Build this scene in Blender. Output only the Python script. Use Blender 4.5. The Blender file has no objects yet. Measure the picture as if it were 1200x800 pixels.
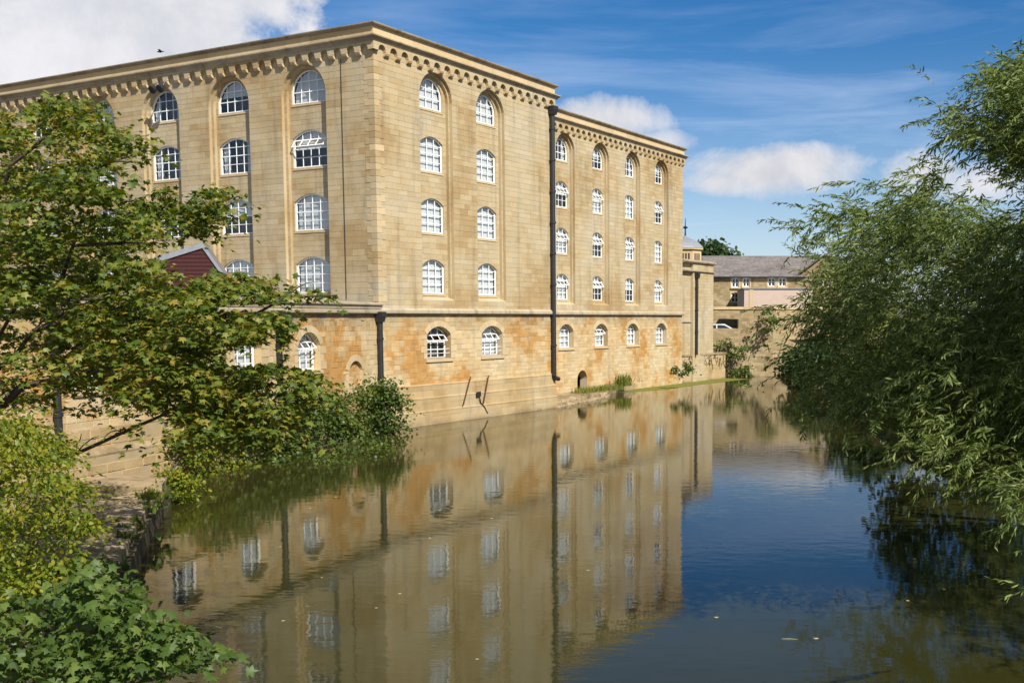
import bpy, math, random
import numpy as np
from mathutils import Vector, Matrix
R_ = random.Random(7)
NP = np.random.default_rng(11)
SC = bpy.context.scene
COL = SC.collection
rad = math.radians

# ------------------------------------------------------------------ camera
FPX, CX, CY = 1260.0, 740.0, 490.0
PITCH = math.atan(118/1260.0); CAMH = 5.5
cam = bpy.data.cameras.new('camera'); co = bpy.data.objects.new('camera', cam); COL.objects.link(co)
cam.sensor_width = 36; cam.lens = FPX/1200*36
cam.shift_x = -(CX-600)/1200; cam.shift_y = (CY-400)/1200
cam.clip_end = 6000; cam.clip_start = 0.1
co.location = (0, 0, CAMH); co.rotation_euler = (math.pi/2-PITCH, 0, 0)
SC.camera = co
SC.view_settings.view_transform = 'Standard'; SC.view_settings.look = 'None'
SC.view_settings.exposure = 0.66; SC.view_settings.gamma = 1.0

# ------------------------------------------------------------------ sun
SUN_EL = 43.0
SH = Vector((0.55, -0.835, 0)).normalized()
SDIR = Vector((SH.x*math.cos(rad(SUN_EL)), SH.y*math.cos(rad(SUN_EL)), math.sin(rad(SUN_EL))))
sl = bpy.data.lights.new('sun', 'SUN'); sl.energy = 4.9; sl.angle = rad(0.53); sl.color = (1.0, 0.955, 0.87)
so = bpy.data.objects.new('sun', sl); COL.objects.link(so)
so.rotation_euler = SDIR.to_track_quat('Z', 'Y').to_euler(); so.location = (30, -40, 50)

def ray(u, v):
    a = (u-CX)/FPX; b = -(v-CY)/FPX
    return Vector((a, math.cos(PITCH)+b*math.sin(PITCH), -math.sin(PITCH)+b*math.cos(PITCH)))
def at(u, v, Y):
    d = ray(u, v); t = Y/d.y
    return Vector((d.x*t, Y, CAMH+d.z*t))
def onz(u, v, z=0.0):
    d = ray(u, v); t = (z-CAMH)/d.z
    return Vector((d.x*t, d.y*t, z))

# ------------------------------------------------------------------ world: sky and clouds
W = bpy.data.worlds.new('World'); SC.world = W; W.use_nodes = True
nt = W.node_tree; nt.nodes.clear()
def N(tree, t, **kw):
    n = tree.nodes.new(t)
    for k, v in kw.items():
        if k == 'i':
            for a, b in v.items(): n.inputs[a].default_value = b
        else: setattr(n, k, v)
    return n
def M(tree, op, a, b=None, c=None, clamp=False):
    n = tree.nodes.new('ShaderNodeMath'); n.operation = op; n.use_clamp = clamp
    for k, x in enumerate((a, b, c)):
        if x is None: continue
        if isinstance(x, (int, float)): n.inputs[k].default_value = x
        else: tree.links.new(x, n.inputs[k])
    return n.outputs[0]
lk = nt.links.new
sky = N(nt, 'ShaderNodeTexSky'); sky.sky_type = 'NISHITA'; sky.sun_disc = False
sky.sun_elevation = rad(SUN_EL); sky.sun_rotation = math.atan2(SH.x, SH.y)
sky.air_density = 1.0; sky.dust_density = 0.35; sky.ozone_density = 3.0; sky.altitude = 60
hs = N(nt, 'ShaderNodeHueSaturation', i={'Hue': 0.507, 'Saturation': 1.42, 'Value': 0.70}); lk(sky.outputs[0], hs.inputs['Color'])
bg = N(nt, 'ShaderNodeBackground', i={'Strength': 0.09}); lk(hs.outputs[0], bg.inputs[0])
tc = N(nt, 'ShaderNodeTexCoord'); sep = N(nt, 'ShaderNodeSeparateXYZ'); lk(tc.outputs['Generated'], sep.inputs[0])
az = M(nt, 'ARCTAN2', sep.outputs[0], sep.outputs[1]); el = M(nt, 'ARCSINE', sep.outputs[2])
nz = N(nt, 'ShaderNodeTexNoise', i={'Scale': 11.0, 'Detail': 11.0, 'Roughness': 0.66, 'Distortion': 0.3}); lk(tc.outputs['Generated'], nz.inputs['Vector'])
nzl = N(nt, 'ShaderNodeTexNoise', i={'Scale': 3.4, 'Detail': 7.0, 'Roughness': 0.6}); lk(tc.outputs['Generated'], nzl.inputs['Vector'])
mp = N(nt, 'ShaderNodeMapping'); mp.inputs['Rotation'].default_value = (0.0, 0.25, 0.3); mp.inputs['Scale'].default_value = (2.2, 2.2, 17.0)
lk(tc.outputs['Generated'], mp.inputs[0])
nzs = N(nt, 'ShaderNodeTexNoise', i={'Scale': 1.6, 'Detail': 7.0, 'Roughness': 0.6, 'Distortion': 0.35}); lk(mp.outputs[0], nzs.inputs['Vector'])
def azel(u, v):
    d = ray(u, v).normalized(); return math.atan2(d.x, d.y), math.asin(d.z)
def blob(a0, e0, ra, re, soft, amp=0.9):
    da = M(nt, 'DIVIDE', M(nt, 'SUBTRACT', az, a0), ra)
    de = M(nt, 'DIVIDE', M(nt, 'SUBTRACT', el, e0), re)
    r2 = M(nt, 'ADD', M(nt, 'MULTIPLY', da, da), M(nt, 'MULTIPLY', de, de))
    f = M(nt, 'SUBTRACT', 1.0, M(nt, 'SQRT', r2))
    f = M(nt, 'ADD', f, M(nt, 'MULTIPLY', M(nt, 'SUBTRACT', nz.outputs[0], 0.5), amp*1.5))
    q = M(nt, 'DIVIDE', f, soft, clamp=True)
    return M(nt, 'MULTIPLY', q, M(nt, 'SUBTRACT', 2.0, q))
PX = 1/1300.0
masks = []
for (u, v, du, dv, soft, amp) in [
        (40, -10, 300, 150, 0.3, 1.1), (190, -40, 190, 110, 0.4, 1.1), (-260, 60, 300, 130, 0.5, 1.1),
        (718, 142, 82, 30, 0.8, 1.3), (670, 152, 50, 26, 0.8, 1.3), (770, 166, 50, 18, 1.0, 1.4),
        (905, 200, 125, 30, 0.85, 1.3), (940, 192, 62, 24, 0.8, 1.1), (845, 214, 62, 18, 0.9, 1.2),
        (1085, 205, 62, 28, 0.8, 1.3), (1150, 215, 74, 30, 0.9, 1.3), (1330, 190, 160, 44, 0.8, 1.3)]:
    a0, e0 = azel(u, v); masks.append(blob(a0, e0, du*PX, dv*PX, soft, amp))
for (a0, e0, ra, re) in [(3.0, .22, .55, .13), (-2.75, .3, .5, .16), (2.2, .2, .4, .1), (1.2, 0.35, .35, .12), (1.9, 0.6, .3, .16), (2.7, 0.3, .4, .13), (-1.6, 0.4, .45, .16), (-2.4, 0.55, .35, .15), (-1.0, .8, .35, .2), (0.3, 0.95, .3, .14), (0.9, 1.2, .5, .12)]:
    masks.append(blob(a0, e0, ra, re, 0.5, 1.0))
m = masks[0]
for k in masks[1:]: m = M(nt, 'MAXIMUM', m, k)
m = M(nt, 'MULTIPLY', m, M(nt, 'MULTIPLY_ADD', nz.outputs[0], 0.5, 0.72), clamp=True)
# thin streaks of cirrus, strongest low down
st = M(nt, 'MULTIPLY', M(nt, 'SUBTRACT', nzs.outputs[0], 0.44), 2.1, clamp=True)
lowf = M(nt, 'SUBTRACT', 1.0, M(nt, 'DIVIDE', M(nt, 'ABSOLUTE', M(nt, 'SUBTRACT', el, 0.13)), 0.22), clamp=True)
hz = M(nt, 'MULTIPLY', M(nt, 'POWER', M(nt, 'SUBTRACT', 1.0, M(nt, 'DIVIDE', M(nt, 'ABSOLUTE', el), 0.24), clamp=True), 1.5), 0.62)
st = M(nt, 'MAXIMUM', hz, M(nt, 'ADD', M(nt, 'MULTIPLY', hz, 0.6), M(nt, 'MULTIPLY', M(nt, 'MULTIPLY', st, lowf), 0.85)))
# cloud colour: bright rim, grey belly
shade = M(nt, 'MULTIPLY_ADD', M(nt, 'ADD', M(nt, 'MULTIPLY', nzl.outputs[0], 0.6), M(nt, 'MULTIPLY', nz.outputs[0], 0.4)), 2.4, -0.72, clamp=True)
ccol = N(nt, 'ShaderNodeMix'); ccol.data_type = 'RGBA'
ccol.inputs['A'].default_value = (0.38, 0.39, 0.42, 1); ccol.inputs['B'].default_value = (0.82, 0.81, 0.84, 1)
lk(shade, ccol.inputs['Factor'])
bc = N(nt, 'ShaderNodeBackground', i={'Strength': 0.82}); lk(ccol.outputs['Result'], bc.inputs[0])
bs = N(nt, 'ShaderNodeBackground', i={'Color': (0.60, 0.70, 0.92, 1), 'Strength': 0.72})
mx0 = N(nt, 'ShaderNodeMixShader'); lk(st, mx0.inputs[0]); lk(bg.outputs[0], mx0.inputs[1]); lk(bs.outputs[0], mx0.inputs[2])
mx1 = N(nt, 'ShaderNodeMixShader'); lk(m, mx1.inputs[0]); lk(mx0.outputs[0], mx1.inputs[1]); lk(bc.outputs[0], mx1.inputs[2])
wo = N(nt, 'ShaderNodeOutputWorld'); lk(mx1.outputs[0], wo.inputs[0])

# ------------------------------------------------------------------ materials
def newmat(name):
    m = bpy.data.materials.new(name); m.use_nodes = True
    t = m.node_tree; t.nodes.clear()
    o = t.nodes.new('ShaderNodeOutputMaterial'); p = t.nodes.new('ShaderNodeBsdfPrincipled')
    t.links.new(p.outputs[0], o.inputs[0])
    return m, t, p, o
def plain(name, col, rough=0.6, metal=0.0, spec=0.4, noise=0.12, scale=6.0):
    m, t, p, o = newmat(name)
    tcn = N(t, 'ShaderNodeTexCoord'); n = N(t, 'ShaderNodeTexNoise', i={'Scale': scale, 'Detail': 5.0})
    t.links.new(tcn.outputs['Object'], n.inputs['Vector'])
    mix = N(t, 'ShaderNodeMix'); mix.data_type = 'RGBA'
    mix.inputs['A'].default_value = tuple(c*(1-noise*1.6) for c in col)+(1,)
    mix.inputs['B'].default_value = tuple(min(1, c*(1+noise*1.6)) for c in col)+(1,)
    t.links.new(n.outputs[0], mix.inputs['Factor']); t.links.new(mix.outputs['Result'], p.inputs['Base Color'])
    p.inputs['Roughness'].default_value = rough; p.inputs['Metallic'].default_value = metal
    p.inputs['Specular IOR Level'].default_value = spec
    return m
def ramp(t, stops):
    r = N(t, 'ShaderNodeValToRGB'); e = r.color_ramp.elements
    while len(e) < len(stops): e.new(0.5)
    for k, (p, c) in enumerate(stops):
        e[k].position = p; e[k].color = tuple(c)+(1,)
    return r
def stone(name, pale, mid, deep, amount=0.5, patch=0.35, varr=0.16, dark=0.25, bump=0.35, dirt=(0.10, 0.085, 0.06), soot=False, tide=False):
    """limestone: big patches of warm staining, each stone its own tone, fine grain, grey weathering"""
    m, t, p, o = newmat(name); L = t.links.new
    tcn = N(t, 'ShaderNodeTexCoord')
    n1 = N(t, 'ShaderNodeTexNoise', i={'Scale': patch, 'Detail': 6.0, 'Roughness': 0.6}); L(tcn.outputs['Object'], n1.inputs['Vector'])
    r1 = ramp(t, [(max(0, 0.5-amount*0.42), pale), (0.52, mid), (min(1, 0.5+amount*0.36), deep)])
    geo = N(t, 'ShaderNodeNewGeometry'); oi = N(t, 'ShaderNodeObjectInfo')
    rnd = M(t, 'FRACT', M(t, 'ADD', geo.outputs['Random Per Island'], M(t, 'MULTIPLY', oi.outputs['Random'], 7.31)))
    f = M(t, 'ADD', n1.outputs[0], M(t, 'MULTIPLY', M(t, 'SUBTRACT', rnd, 0.5), 0.11)); L(f, r1.inputs[0])
    n2 = N(t, 'ShaderNodeTexNoise', i={'Scale': 14.0, 'Detail': 8.0, 'Roughness': 0.7}); L(tcn.outputs['Object'], n2.inputs['Vector'])
    br = M(t, 'ADD', M(t, 'MULTIPLY', M(t, 'SUBTRACT', M(t, 'FRACT', M(t, 'MULTIPLY', rnd, 13.7)), 0.5), varr*2), M(t, 'MULTIPLY_ADD', n2.outputs[0], 0.5, 0.75))
    mul = N(t, 'ShaderNodeMix'); mul.data_type = 'RGBA'; mul.blend_type = 'MULTIPLY'; mul.inputs['Factor'].default_value = 1
    cb = N(t, 'ShaderNodeCombineColor'); 
    for k in range(3): L(br, cb.inputs[k])
    L(r1.outputs[0], mul.inputs['A']); L(cb.outputs[0], mul.inputs['B'])
    # weathering streaks that run down the wall
    mpn = N(t, 'ShaderNodeMapping'); mpn.inputs['Scale'].default_value = (1.5, 1.5, 0.16); L(tcn.outputs['Object'], mpn.inputs[0])
    n3 = N(t, 'ShaderNodeTexNoise', i={'Scale': 1.0, 'Detail': 7.0, 'Roughness': 0.65}); L(mpn.outputs[0], n3.inputs['Vector'])
    w = M(t, 'MULTIPLY', M(t, 'SUBTRACT', n3.outputs[0], 0.52), dark*6, clamp=True)
    w = M(t, 'MULTIPLY', w, 0.6)
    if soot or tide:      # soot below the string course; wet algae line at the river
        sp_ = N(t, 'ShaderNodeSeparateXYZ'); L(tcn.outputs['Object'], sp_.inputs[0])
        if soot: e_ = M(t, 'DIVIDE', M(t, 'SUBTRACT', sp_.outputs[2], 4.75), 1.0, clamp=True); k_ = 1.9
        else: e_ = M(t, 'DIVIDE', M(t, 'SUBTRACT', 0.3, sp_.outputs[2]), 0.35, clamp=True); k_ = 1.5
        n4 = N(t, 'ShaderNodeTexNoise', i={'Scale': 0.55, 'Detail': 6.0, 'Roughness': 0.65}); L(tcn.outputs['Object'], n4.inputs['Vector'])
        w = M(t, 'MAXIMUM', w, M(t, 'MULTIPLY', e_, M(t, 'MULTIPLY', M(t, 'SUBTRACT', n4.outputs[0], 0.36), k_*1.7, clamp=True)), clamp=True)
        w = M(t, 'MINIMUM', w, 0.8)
    mw = N(t, 'ShaderNodeMix'); mw.data_type = 'RGBA'; mw.inputs['B'].default_value = tuple(dirt)+(1,)
    L(w, mw.inputs['Factor']); L(mul.outputs['Result'], mw.inputs['A']); L(mw.outputs['Result'], p.inputs['Base Color'])
    p.inputs['Roughness'].default_value = 0.9; p.inputs['Specular IOR Level'].default_value = 0.15
    b = N(t, 'ShaderNodeBump', i={'Strength': bump, 'Distance': 0.03}); L(n2.outputs[0], b.inputs['Height']); L(b.outputs[0], p.inputs['Normal'])
    return m
MAT = {}
MAT['ashlar'] = stone('ashlar limestone', (0.425, 0.355, 0.24), (0.41, 0.32, 0.185), (0.345, 0.242, 0.12), 0.36, 0.25, 0.075, 0.55)
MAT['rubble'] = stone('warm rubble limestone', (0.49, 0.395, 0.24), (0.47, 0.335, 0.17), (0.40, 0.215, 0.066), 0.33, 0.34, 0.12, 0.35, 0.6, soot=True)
MAT['plinth'] = stone('plinth limestone', (0.42, 0.33, 0.2), (0.40, 0.29, 0.15), (0.32, 0.22, 0.10), 0.5, 0.4, 0.08, 0.5, 0.5, tide=True)
MAT['dressed'] = stone('dressed pale stone', (0.50, 0.395, 0.245), (0.48, 0.365, 0.21), (0.44, 0.32, 0.17), 0.6, 0.6, 0.09, 0.18)
MAT['cornice'] = stone('weathered cornice stone', (0.40, 0.345, 0.25), (0.36, 0.295, 0.2), (0.27, 0.215, 0.14), 0.6, 0.6, 0.08, 0.9, dirt=(0.07, 0.062, 0.05))
MAT['coping'] = stone('lichen and shade dark coping stone', (0.30, 0.26, 0.19), (0.25, 0.205, 0.14), (0.16, 0.13, 0.09), 0.6, 0.8, 0.12, 0.9, dirt=(0.04, 0.037, 0.032))  # dark tone holds black lichen plus the edge's shade, put into the colour
MAT['mortar'] = plain('lime mortar', (0.34, 0.26, 0.15), 0.95, 0, 0.1, 0.12, 3)
MAT['quay'] = stone('quay stone', (0.36, 0.28, 0.17), (0.29, 0.215, 0.12), (0.17, 0.125, 0.065), 0.45, 0.9, 0.16, 0.9, 1.0, dirt=(0.05, 0.05, 0.02))
MAT['farwall'] = stone('far wall stone', (0.34, 0.27, 0.16), (0.29, 0.22, 0.12), (0.23, 0.165, 0.085), 0.5, 0.5, 0.2, 0.3, 0.7)
MAT['slate'] = stone('roof slate', (0.20, 0.18, 0.165), (0.165, 0.145, 0.135), (0.12, 0.105, 0.095), 0.5, 0.5, 0.16, 0.3, 0.4)
MAT['white'] = plain('white window paint', (0.80, 0.80, 0.78), 0.45, 0, 0.4, 0.05)
MAT['iron'] = plain('black cast iron', (0.018, 0.018, 0.02), 0.45, 0, 0.5, 0.25)
MAT['lead'] = plain('lead sheet', (0.24, 0.25, 0.27), 0.55, 0.2, 0.5, 0.15)
MAT['room'] = plain('painted dark room core', (0.10, 0.09, 0.08), 0.9, 0, 0.2, 0.2)  # dark colour stands in for unlit rooms behind the windows
MAT['blind'] = plain('pale window blind', (0.52, 0.53, 0.53), 0.8, 0, 0.2, 0.06)
MAT['curtain'] = plain('grey curtain', (0.42, 0.43, 0.44), 0.9, 0, 0.2, 0.2, 9)
MAT['redboard'] = plain('dark red cladding', (0.048, 0.011, 0.010), 0.6, 0, 0.3, 0.2, 8)
MAT['render'] = plain('pinkish render', (0.47, 0.36, 0.30), 0.9, 0, 0.2, 0.08, 1.5)
MAT['soil'] = plain('bank soil', (0.10, 0.08, 0.045), 0.95, 0, 0.1, 0.35, 1.5)
MAT['field'] = plain('grassy ground', (0.07, 0.085, 0.03), 0.95, 0, 0.1, 0.35, 0.6)
MAT['bark'] = plain('grey brown bark', (0.075, 0.055, 0.038), 0.9, 0, 0.2, 0.35, 7)
MAT['wood'] = plain('weathered dark timber', (0.05, 0.038, 0.03), 0.85, 0, 0.2, 0.3, 5)
MAT['rust'] = plain('rusty steel', (0.07, 0.035, 0.02), 0.8, 0.2, 0.3, 0.3, 20)
MAT['carpaint'] = plain('silver car paint', (0.62, 0.66, 0.70), 0.25, 0.3, 0.5, 0.03)
MAT['darkglass'] = plain('dark car glass', (0.02, 0.025, 0.03), 0.05, 0, 0.6, 0.1)
MAT['tyre'] = plain('tyre rubber', (0.02, 0.02, 0.02), 0.8, 0, 0.3, 0.1)
MAT['terracotta'] = plain('terracotta tile', (0.30, 0.12, 0.06), 0.8, 0, 0.2, 0.25, 4)
MAT['scrub'] = plain('dry creeper stems', (0.05, 0.035, 0.025), 0.9, 0, 0.1, 0.3, 6)
# glass of the windows: clear sheet with a fresnel reflection
m_, t_, p_, o_ = newmat('window glass')
t_.nodes.remove(p_)
fr = N(t_, 'ShaderNodeLayerWeight', i={'Blend': 0.5}); g_ = N(t_, 'ShaderNodeBsdfGlossy', i={'Roughness': 0.015, 'Color': (1, 1, 1, 1)})
tr = N(t_, 'ShaderNodeBsdfTransparent', i={'Color': (0.93, 0.95, 0.95, 1)}); mx = N(t_, 'ShaderNodeMixShader')
wv = N(t_, 'ShaderNodeTexNoise', i={'Scale': 1.7, 'Detail': 2.0}); wtc = N(t_, 'ShaderNodeTexCoord'); woi = N(t_, 'ShaderNodeObjectInfo')
wad = N(t_, 'ShaderNodeVectorMath'); wad.operation = 'ADD'; t_.links.new(wtc.outputs['Object'], wad.inputs[0]); t_.links.new(woi.outputs['Location'], wad.inputs[1])
t_.links.new(wad.outputs[0], wv.inputs['Vector'])
wb = N(t_, 'ShaderNodeBump', i={'Strength': 0.25, 'Distance': 0.05}); t_.links.new(wv.outputs[0], wb.inputs['Height']); t_.links.new(wb.outputs[0], g_.inputs['Normal'])
fm = M(t_, 'MULTIPLY_ADD', M(t_, 'POWER', fr.outputs['Facing'], 4.0), 0.9, 0.06, clamp=True)
t_.links.new(fm, mx.inputs[0]); t_.links.new(tr.outputs[0], mx.inputs[1]); t_.links.new(g_.outputs[0], mx.inputs[2]); t_.links.new(mx.outputs[0], o_.inputs[0])
MAT['glass'] = m_
# river water: turbid olive body under a rippled mirror surface
m_, t_, p_, o_ = newmat('river water')
tcw = N(t_, 'ShaderNodeTexCoord')
nb = N(t_, 'ShaderNodeTexNoise', i={'Scale': 0.16, 'Detail': 4.0}); t_.links.new(tcw.outputs['Object'], nb.inputs['Vector'])
rw = ramp(t_, [(0.3, (0.023, 0.0235, 0.0055)), (0.7, (0.033, 0.032, 0.008))]); t_.links.new(nb.outputs[0], rw.inputs[0]); t_.links.new(rw.outputs[0], p_.inputs['Base Color'])
p_.inputs['Roughness'].default_value = 0.035; p_.inputs['IOR'].default_value = 1.34
p_.inputs['Specular IOR Level'].default_value = 0.55
mpw = N(t_, 'ShaderNodeMapping'); mpw.inputs['Scale'].default_value = (1.0, 1.7, 1.0); mpw.inputs['Rotation'].default_value = (0, 0, 0.5); t_.links.new(tcw.outputs['Object'], mpw.inputs[0])
w1 = N(t_, 'ShaderNodeTexNoise', i={'Scale': 1.5, 'Detail': 2.0, 'Roughness': 0.5}); t_.links.new(mpw.outputs[0], w1.inputs['Vector'])
w2 = N(t_, 'ShaderNodeTexNoise', i={'Scale': 9.0, 'Detail': 2.0, 'Roughness': 0.5}); t_.links.new(mpw.outputs[0], w2.inputs['Vector'])
w3 = N(t_, 'ShaderNodeTexNoise', i={'Scale': 0.22, 'Detail': 3.0}); t_.links.new(tcw.outputs['Object'], w3.inputs['Vector'])
rip = M(t_, 'MULTIPLY', w2.outputs[0], M(t_, 'MULTIPLY', M(t_, 'SUBTRACT', w3.outputs[0], 0.36), 0.55, clamp=True))
hgt = M(t_, 'ADD', M(t_, 'MULTIPLY', w1.outputs[0], 0.55), rip)
bw = N(t_, 'ShaderNodeBump', i={'Strength': 0.048, 'Distance': 0.12}); t_.links.new(hgt, bw.inputs['Height']); t_.links.new(bw.outputs[0], p_.inputs['Normal'])
MAT['water'] = m_
def leafmat(name, stops, trans=0.35, rough=0.5, spec=0.35, patch=0.5):
    m, t, p, o = newmat(name); L = t.links.new
    geo = N(t, 'ShaderNodeNewGeometry'); oi = N(t, 'ShaderNodeObjectInfo'); tcn = N(t, 'ShaderNodeTexCoord')
    n1 = N(t, 'ShaderNodeTexNoise', i={'Scale': patch, 'Detail': 3.0}); 
    L(geo.outputs['Position'], n1.inputs['Vector'])
    rnd = M(t, 'FRACT', M(t, 'ADD', geo.outputs['Random Per Island'], M(t, 'MULTIPLY', oi.outputs['Random'], 5.17)))
    f = M(t, 'ADD', M(t, 'MULTIPLY', rnd, 0.62), M(t, 'MULTIPLY', M(t, 'SUBTRACT', n1.outputs[0], 0.22), 0.68), clamp=True)
    r = ramp(t, stops); L(f, r.inputs[0]); L(r.outputs[0], p.inputs['Base Color'])
    p.inputs['Roughness'].default_value = rough; p.inputs['Specular IOR Level'].default_value = spec
    tl = N(t, 'ShaderNodeBsdfTranslucent'); 
    hsn = N(t, 'ShaderNodeHueSaturation', i={'Hue': 0.49, 'Saturation': 1.15, 'Value': 1.6}); L(r.outputs[0], hsn.inputs['Color']); L(hsn.outputs[0], tl.inputs[0])
    mxs = N(t, 'ShaderNodeMixShader', i={0: trans}); L(p.outputs[0], mxs.inputs[1]); L(tl.outputs[0], mxs.inputs[2]); L(mxs.outputs[0], o.inputs[0])
    return m
MAT['sycamore'] = leafmat('sycamore leaf', [(0.0, (0.030, 0.056, 0.009)), (0.38, (0.076, 0.118, 0.016)), (0.58, (0.16, 0.188, 0.026)), (0.78, (0.24, 0.20, 0.033)), (0.94, (0.29, 0.145, 0.04))])
MAT['sycamore_green'] = leafmat('fresh sycamore leaf', [(0.0, (0.032, 0.062, 0.012)), (0.45, (0.075, 0.122, 0.022)), (0.75, (0.14, 0.185, 0.035)), (0.92, (0.22, 0.22, 0.05)), (1.0, (0.26, 0.16, 0.05))])
MAT['hedge'] = leafmat('yellow green leaf', [(0.0, (0.05, 0.09, 0.010)), (0.4, (0.12, 0.17, 0.014)), (0.65, (0.22, 0.235, 0.02)), (0.9, (0.32, 0.26, 0.025))], 0.42)
MAT['ivy'] = leafmat('bank bush leaf', [(0.0, (0.028, 0.054, 0.010)), (0.45, (0.06, 0.10, 0.017)), (0.72, (0.12, 0.155, 0.026)), (1.0, (0.22, 0.18, 0.035))])
MAT['willow'] = leafmat('willow leaf', [(0.0, (0.034, 0.056, 0.012)), (0.38, (0.082, 0.122, 0.024)), (0.64, (0.165, 0.205, 0.052)), (1.0, (0.30, 0.32, 0.13))], 0.3, 0.5, 0.25, 0.45)
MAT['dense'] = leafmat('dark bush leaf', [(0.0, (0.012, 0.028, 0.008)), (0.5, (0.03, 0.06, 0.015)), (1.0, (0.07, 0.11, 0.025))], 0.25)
MAT['grass'] = leafmat('tall grass', [(0.0, (0.09, 0.13, 0.02)), (0.6, (0.19, 0.22, 0.03)), (1.0, (0.28, 0.26, 0.06))], 0.35)
MAT['algae'] = plain('duckweed film', (0.13, 0.14, 0.018), 0.7, 0, 0.3, 0.5, 9)

# ------------------------------------------------------------------ helpers
class MB:
    def __init__(s): s.v = []; s.f = []; s.m = []
    def face(s, pts, mi=0):
        b = len(s.v); s.v.extend([tuple(p) for p in pts]); s.f.append(tuple(range(b, b+len(pts)))); s.m.append(mi)
    def add(s, vs, fs, mi=0):
        b = len(s.v); s.v.extend([tuple(p) for p in vs])
        for f in fs: s.f.append(tuple(b+i for i in f)); s.m.append(mi)
    def hexa(s, P, mi=0):   # P: 4 bottom (ccw), 4 top
        s.add(P, [(3, 2, 1, 0), (4, 5, 6, 7), (0, 1, 5, 4), (1, 2, 6, 5), (2, 3, 7, 6), (3, 0, 4, 7)], mi)
    def box(s, a, b, mi=0):
        x0, y0, z0 = a; x1, y1, z1 = b
        s.hexa([(x0, y0, z0), (x1, y0, z0), (x1, y1, z0), (x0, y1, z0), (x0, y0, z1), (x1, y0, z1), (x1, y1, z1), (x0, y1, z1)], mi)
    def tube(s, pts, rs, n=8, mi=0, cap=True):
        pts = [Vector(p) for p in pts]
        if not hasattr(rs, '__len__'): rs = [rs]*len(pts)
        b = len(s.v); ref = Vector((0.13, 0.2, 1)) 
        for i, p in enumerate(pts):
            d = (pts[min(i+1, len(pts)-1)]-pts[max(i-1, 0)]).normalized()
            r = ref if abs(d.dot(ref.normalized())) < 0.95 else Vector((1, 0.1, 0))
            x = d.cross(r).normalized(); y = d.cross(x)
            for k in range(n):
                a = 2*math.pi*k/n; s.v.append(tuple(p+(x*math.cos(a)+y*math.sin(a))*rs[i]))
        for i in range(len(pts)-1):
            for k in range(n):
                s.f.append((b+i*n+k, b+i*n+(k+1) % n, b+(i+1)*n+(k+1) % n, b+(i+1)*n+k)); s.m.append(mi)
        if cap:
            s.f.append(tuple(b+k for k in range(n))[::-1]); s.m.append(mi)
            s.f.append(tuple(b+(len(pts)-1)*n+k for k in range(n))); s.m.append(mi)
    def mesh(s, name, mats):
        me = bpy.data.meshes.new(name); me.from_pydata(s.v, [], s.f)
        for q in (mats if isinstance(mats, (list, tuple)) else [mats]): me.materials.append(MAT[q] if isinstance(q, str) else q)
        if any(s.m): me.polygons.foreach_set('material_index', s.m)
        me.update(); return me
def link(name, me, parent=None, mat=None):
    o = bpy.data.objects.new(name, me); COL.objects.link(o)
    if parent is not None:
        o.parent = parent
        if parent.get('_w'): o.matrix_parent_inverse = Matrix.Translation(-Vector(parent['_w']))
    if mat is not None: o.matrix_basis = mat
    return o
def thing(name, label, cat, loc=(0, 0, 0), group=None):
    o = bpy.data.objects.new(name, None); COL.objects.link(o); o.location = loc; o.empty_display_size = 0.3
    o['label'] = label; o['category'] = cat; o['_w'] = tuple(loc)
    if group: o['group'] = group
    return o
def tag(o, label, cat, group=None, kind=None):
    o['label'] = label; o['category'] = cat
    if group: o['group'] = group
    if kind: o['kind'] = kind
    return o
def struct(name, me):
    o = link(name, me); o['kind'] = 'structure'; return o
def smooth(me):
    me.polygons.foreach_set('use_smooth', [True]*len(me.polygons)); return me

# ------------------------------------------------------------------ frames of the mill
TH = rad(28.6007)
UR = Vector((math.sin(TH), math.cos(TH), 0)); NR = Vector((math.cos(TH), -math.sin(TH), 0))
UL = Vector((-math.cos(TH), math.sin(TH), 0)); NL = Vector((-math.sin(TH), -math.cos(TH), 0))
CC = Vector((-12.2286, 52.3185, 0)); ZV = Vector((0, 0, 1))
class Frame:
    def __init__(s, O, X, n): s.O, s.X, s.n = Vector(O), Vector(X), Vector(n)
    def p(s, x, z, d=0.0): return s.O+s.X*x+s.n*d+ZV*z
    def mat(s, x, z, d):
        r = Matrix((s.X, -s.n, ZV)).transposed().to_4x4(); r.translation = s.p(x, z, d); return r
FR = Frame(CC, UR, NR)                     # long river front, x runs away from the corner
FL = Frame(CC, -UL, NL)                    # left front, x is negative to the left of the corner
SB = 3.75
NX = Vector((0.972, -0.235, 0)).normalized(); XX = Vector((0.235, 0.972, 0)).normalized()
FX = Frame(CC, XX, NX)                     # river wall of the low range, x is negative towards the camera
F2 = Frame(CC-NR*SB, UR, NR)               # set back wing

def arc_pts(w, rise, n):
    r = (w*w/4+rise*rise)/(2*rise); a = math.asin(min(1, w/2/r)); a = a if rise <= r else math.pi-a
    return [(math.sin(-a+2*a*k/n)*r, max(0.0, math.cos(-a+2*a*k/n)*r-r+rise)) for k in range(n+1)]
class Op:
    def __init__(s, xc, w, zb, zs, rise, depth=0.2): s.xc, s.w, s.zb, s.zs, s.rise, s.depth = xc, w, zb, zs, rise, depth
    def half(s, z):
        if z <= s.zs: return s.w/2
        if z >= s.zs+s.rise: return 0.0
        r = (s.w*s.w/4+s.rise*s.rise)/(2*s.rise); h = z-s.zs-s.rise+r
        return math.sqrt(max(0.0, r*r-h*h))
    def profile(s, n=14):
        pts = [(s.xc-s.w/2, s.zb)]
        for x, z in arc_pts(s.w, s.rise, n): pts.append((s.xc+x, s.zs+z))
        pts.append((s.xc+s.w/2, s.zb)); return pts
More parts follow.
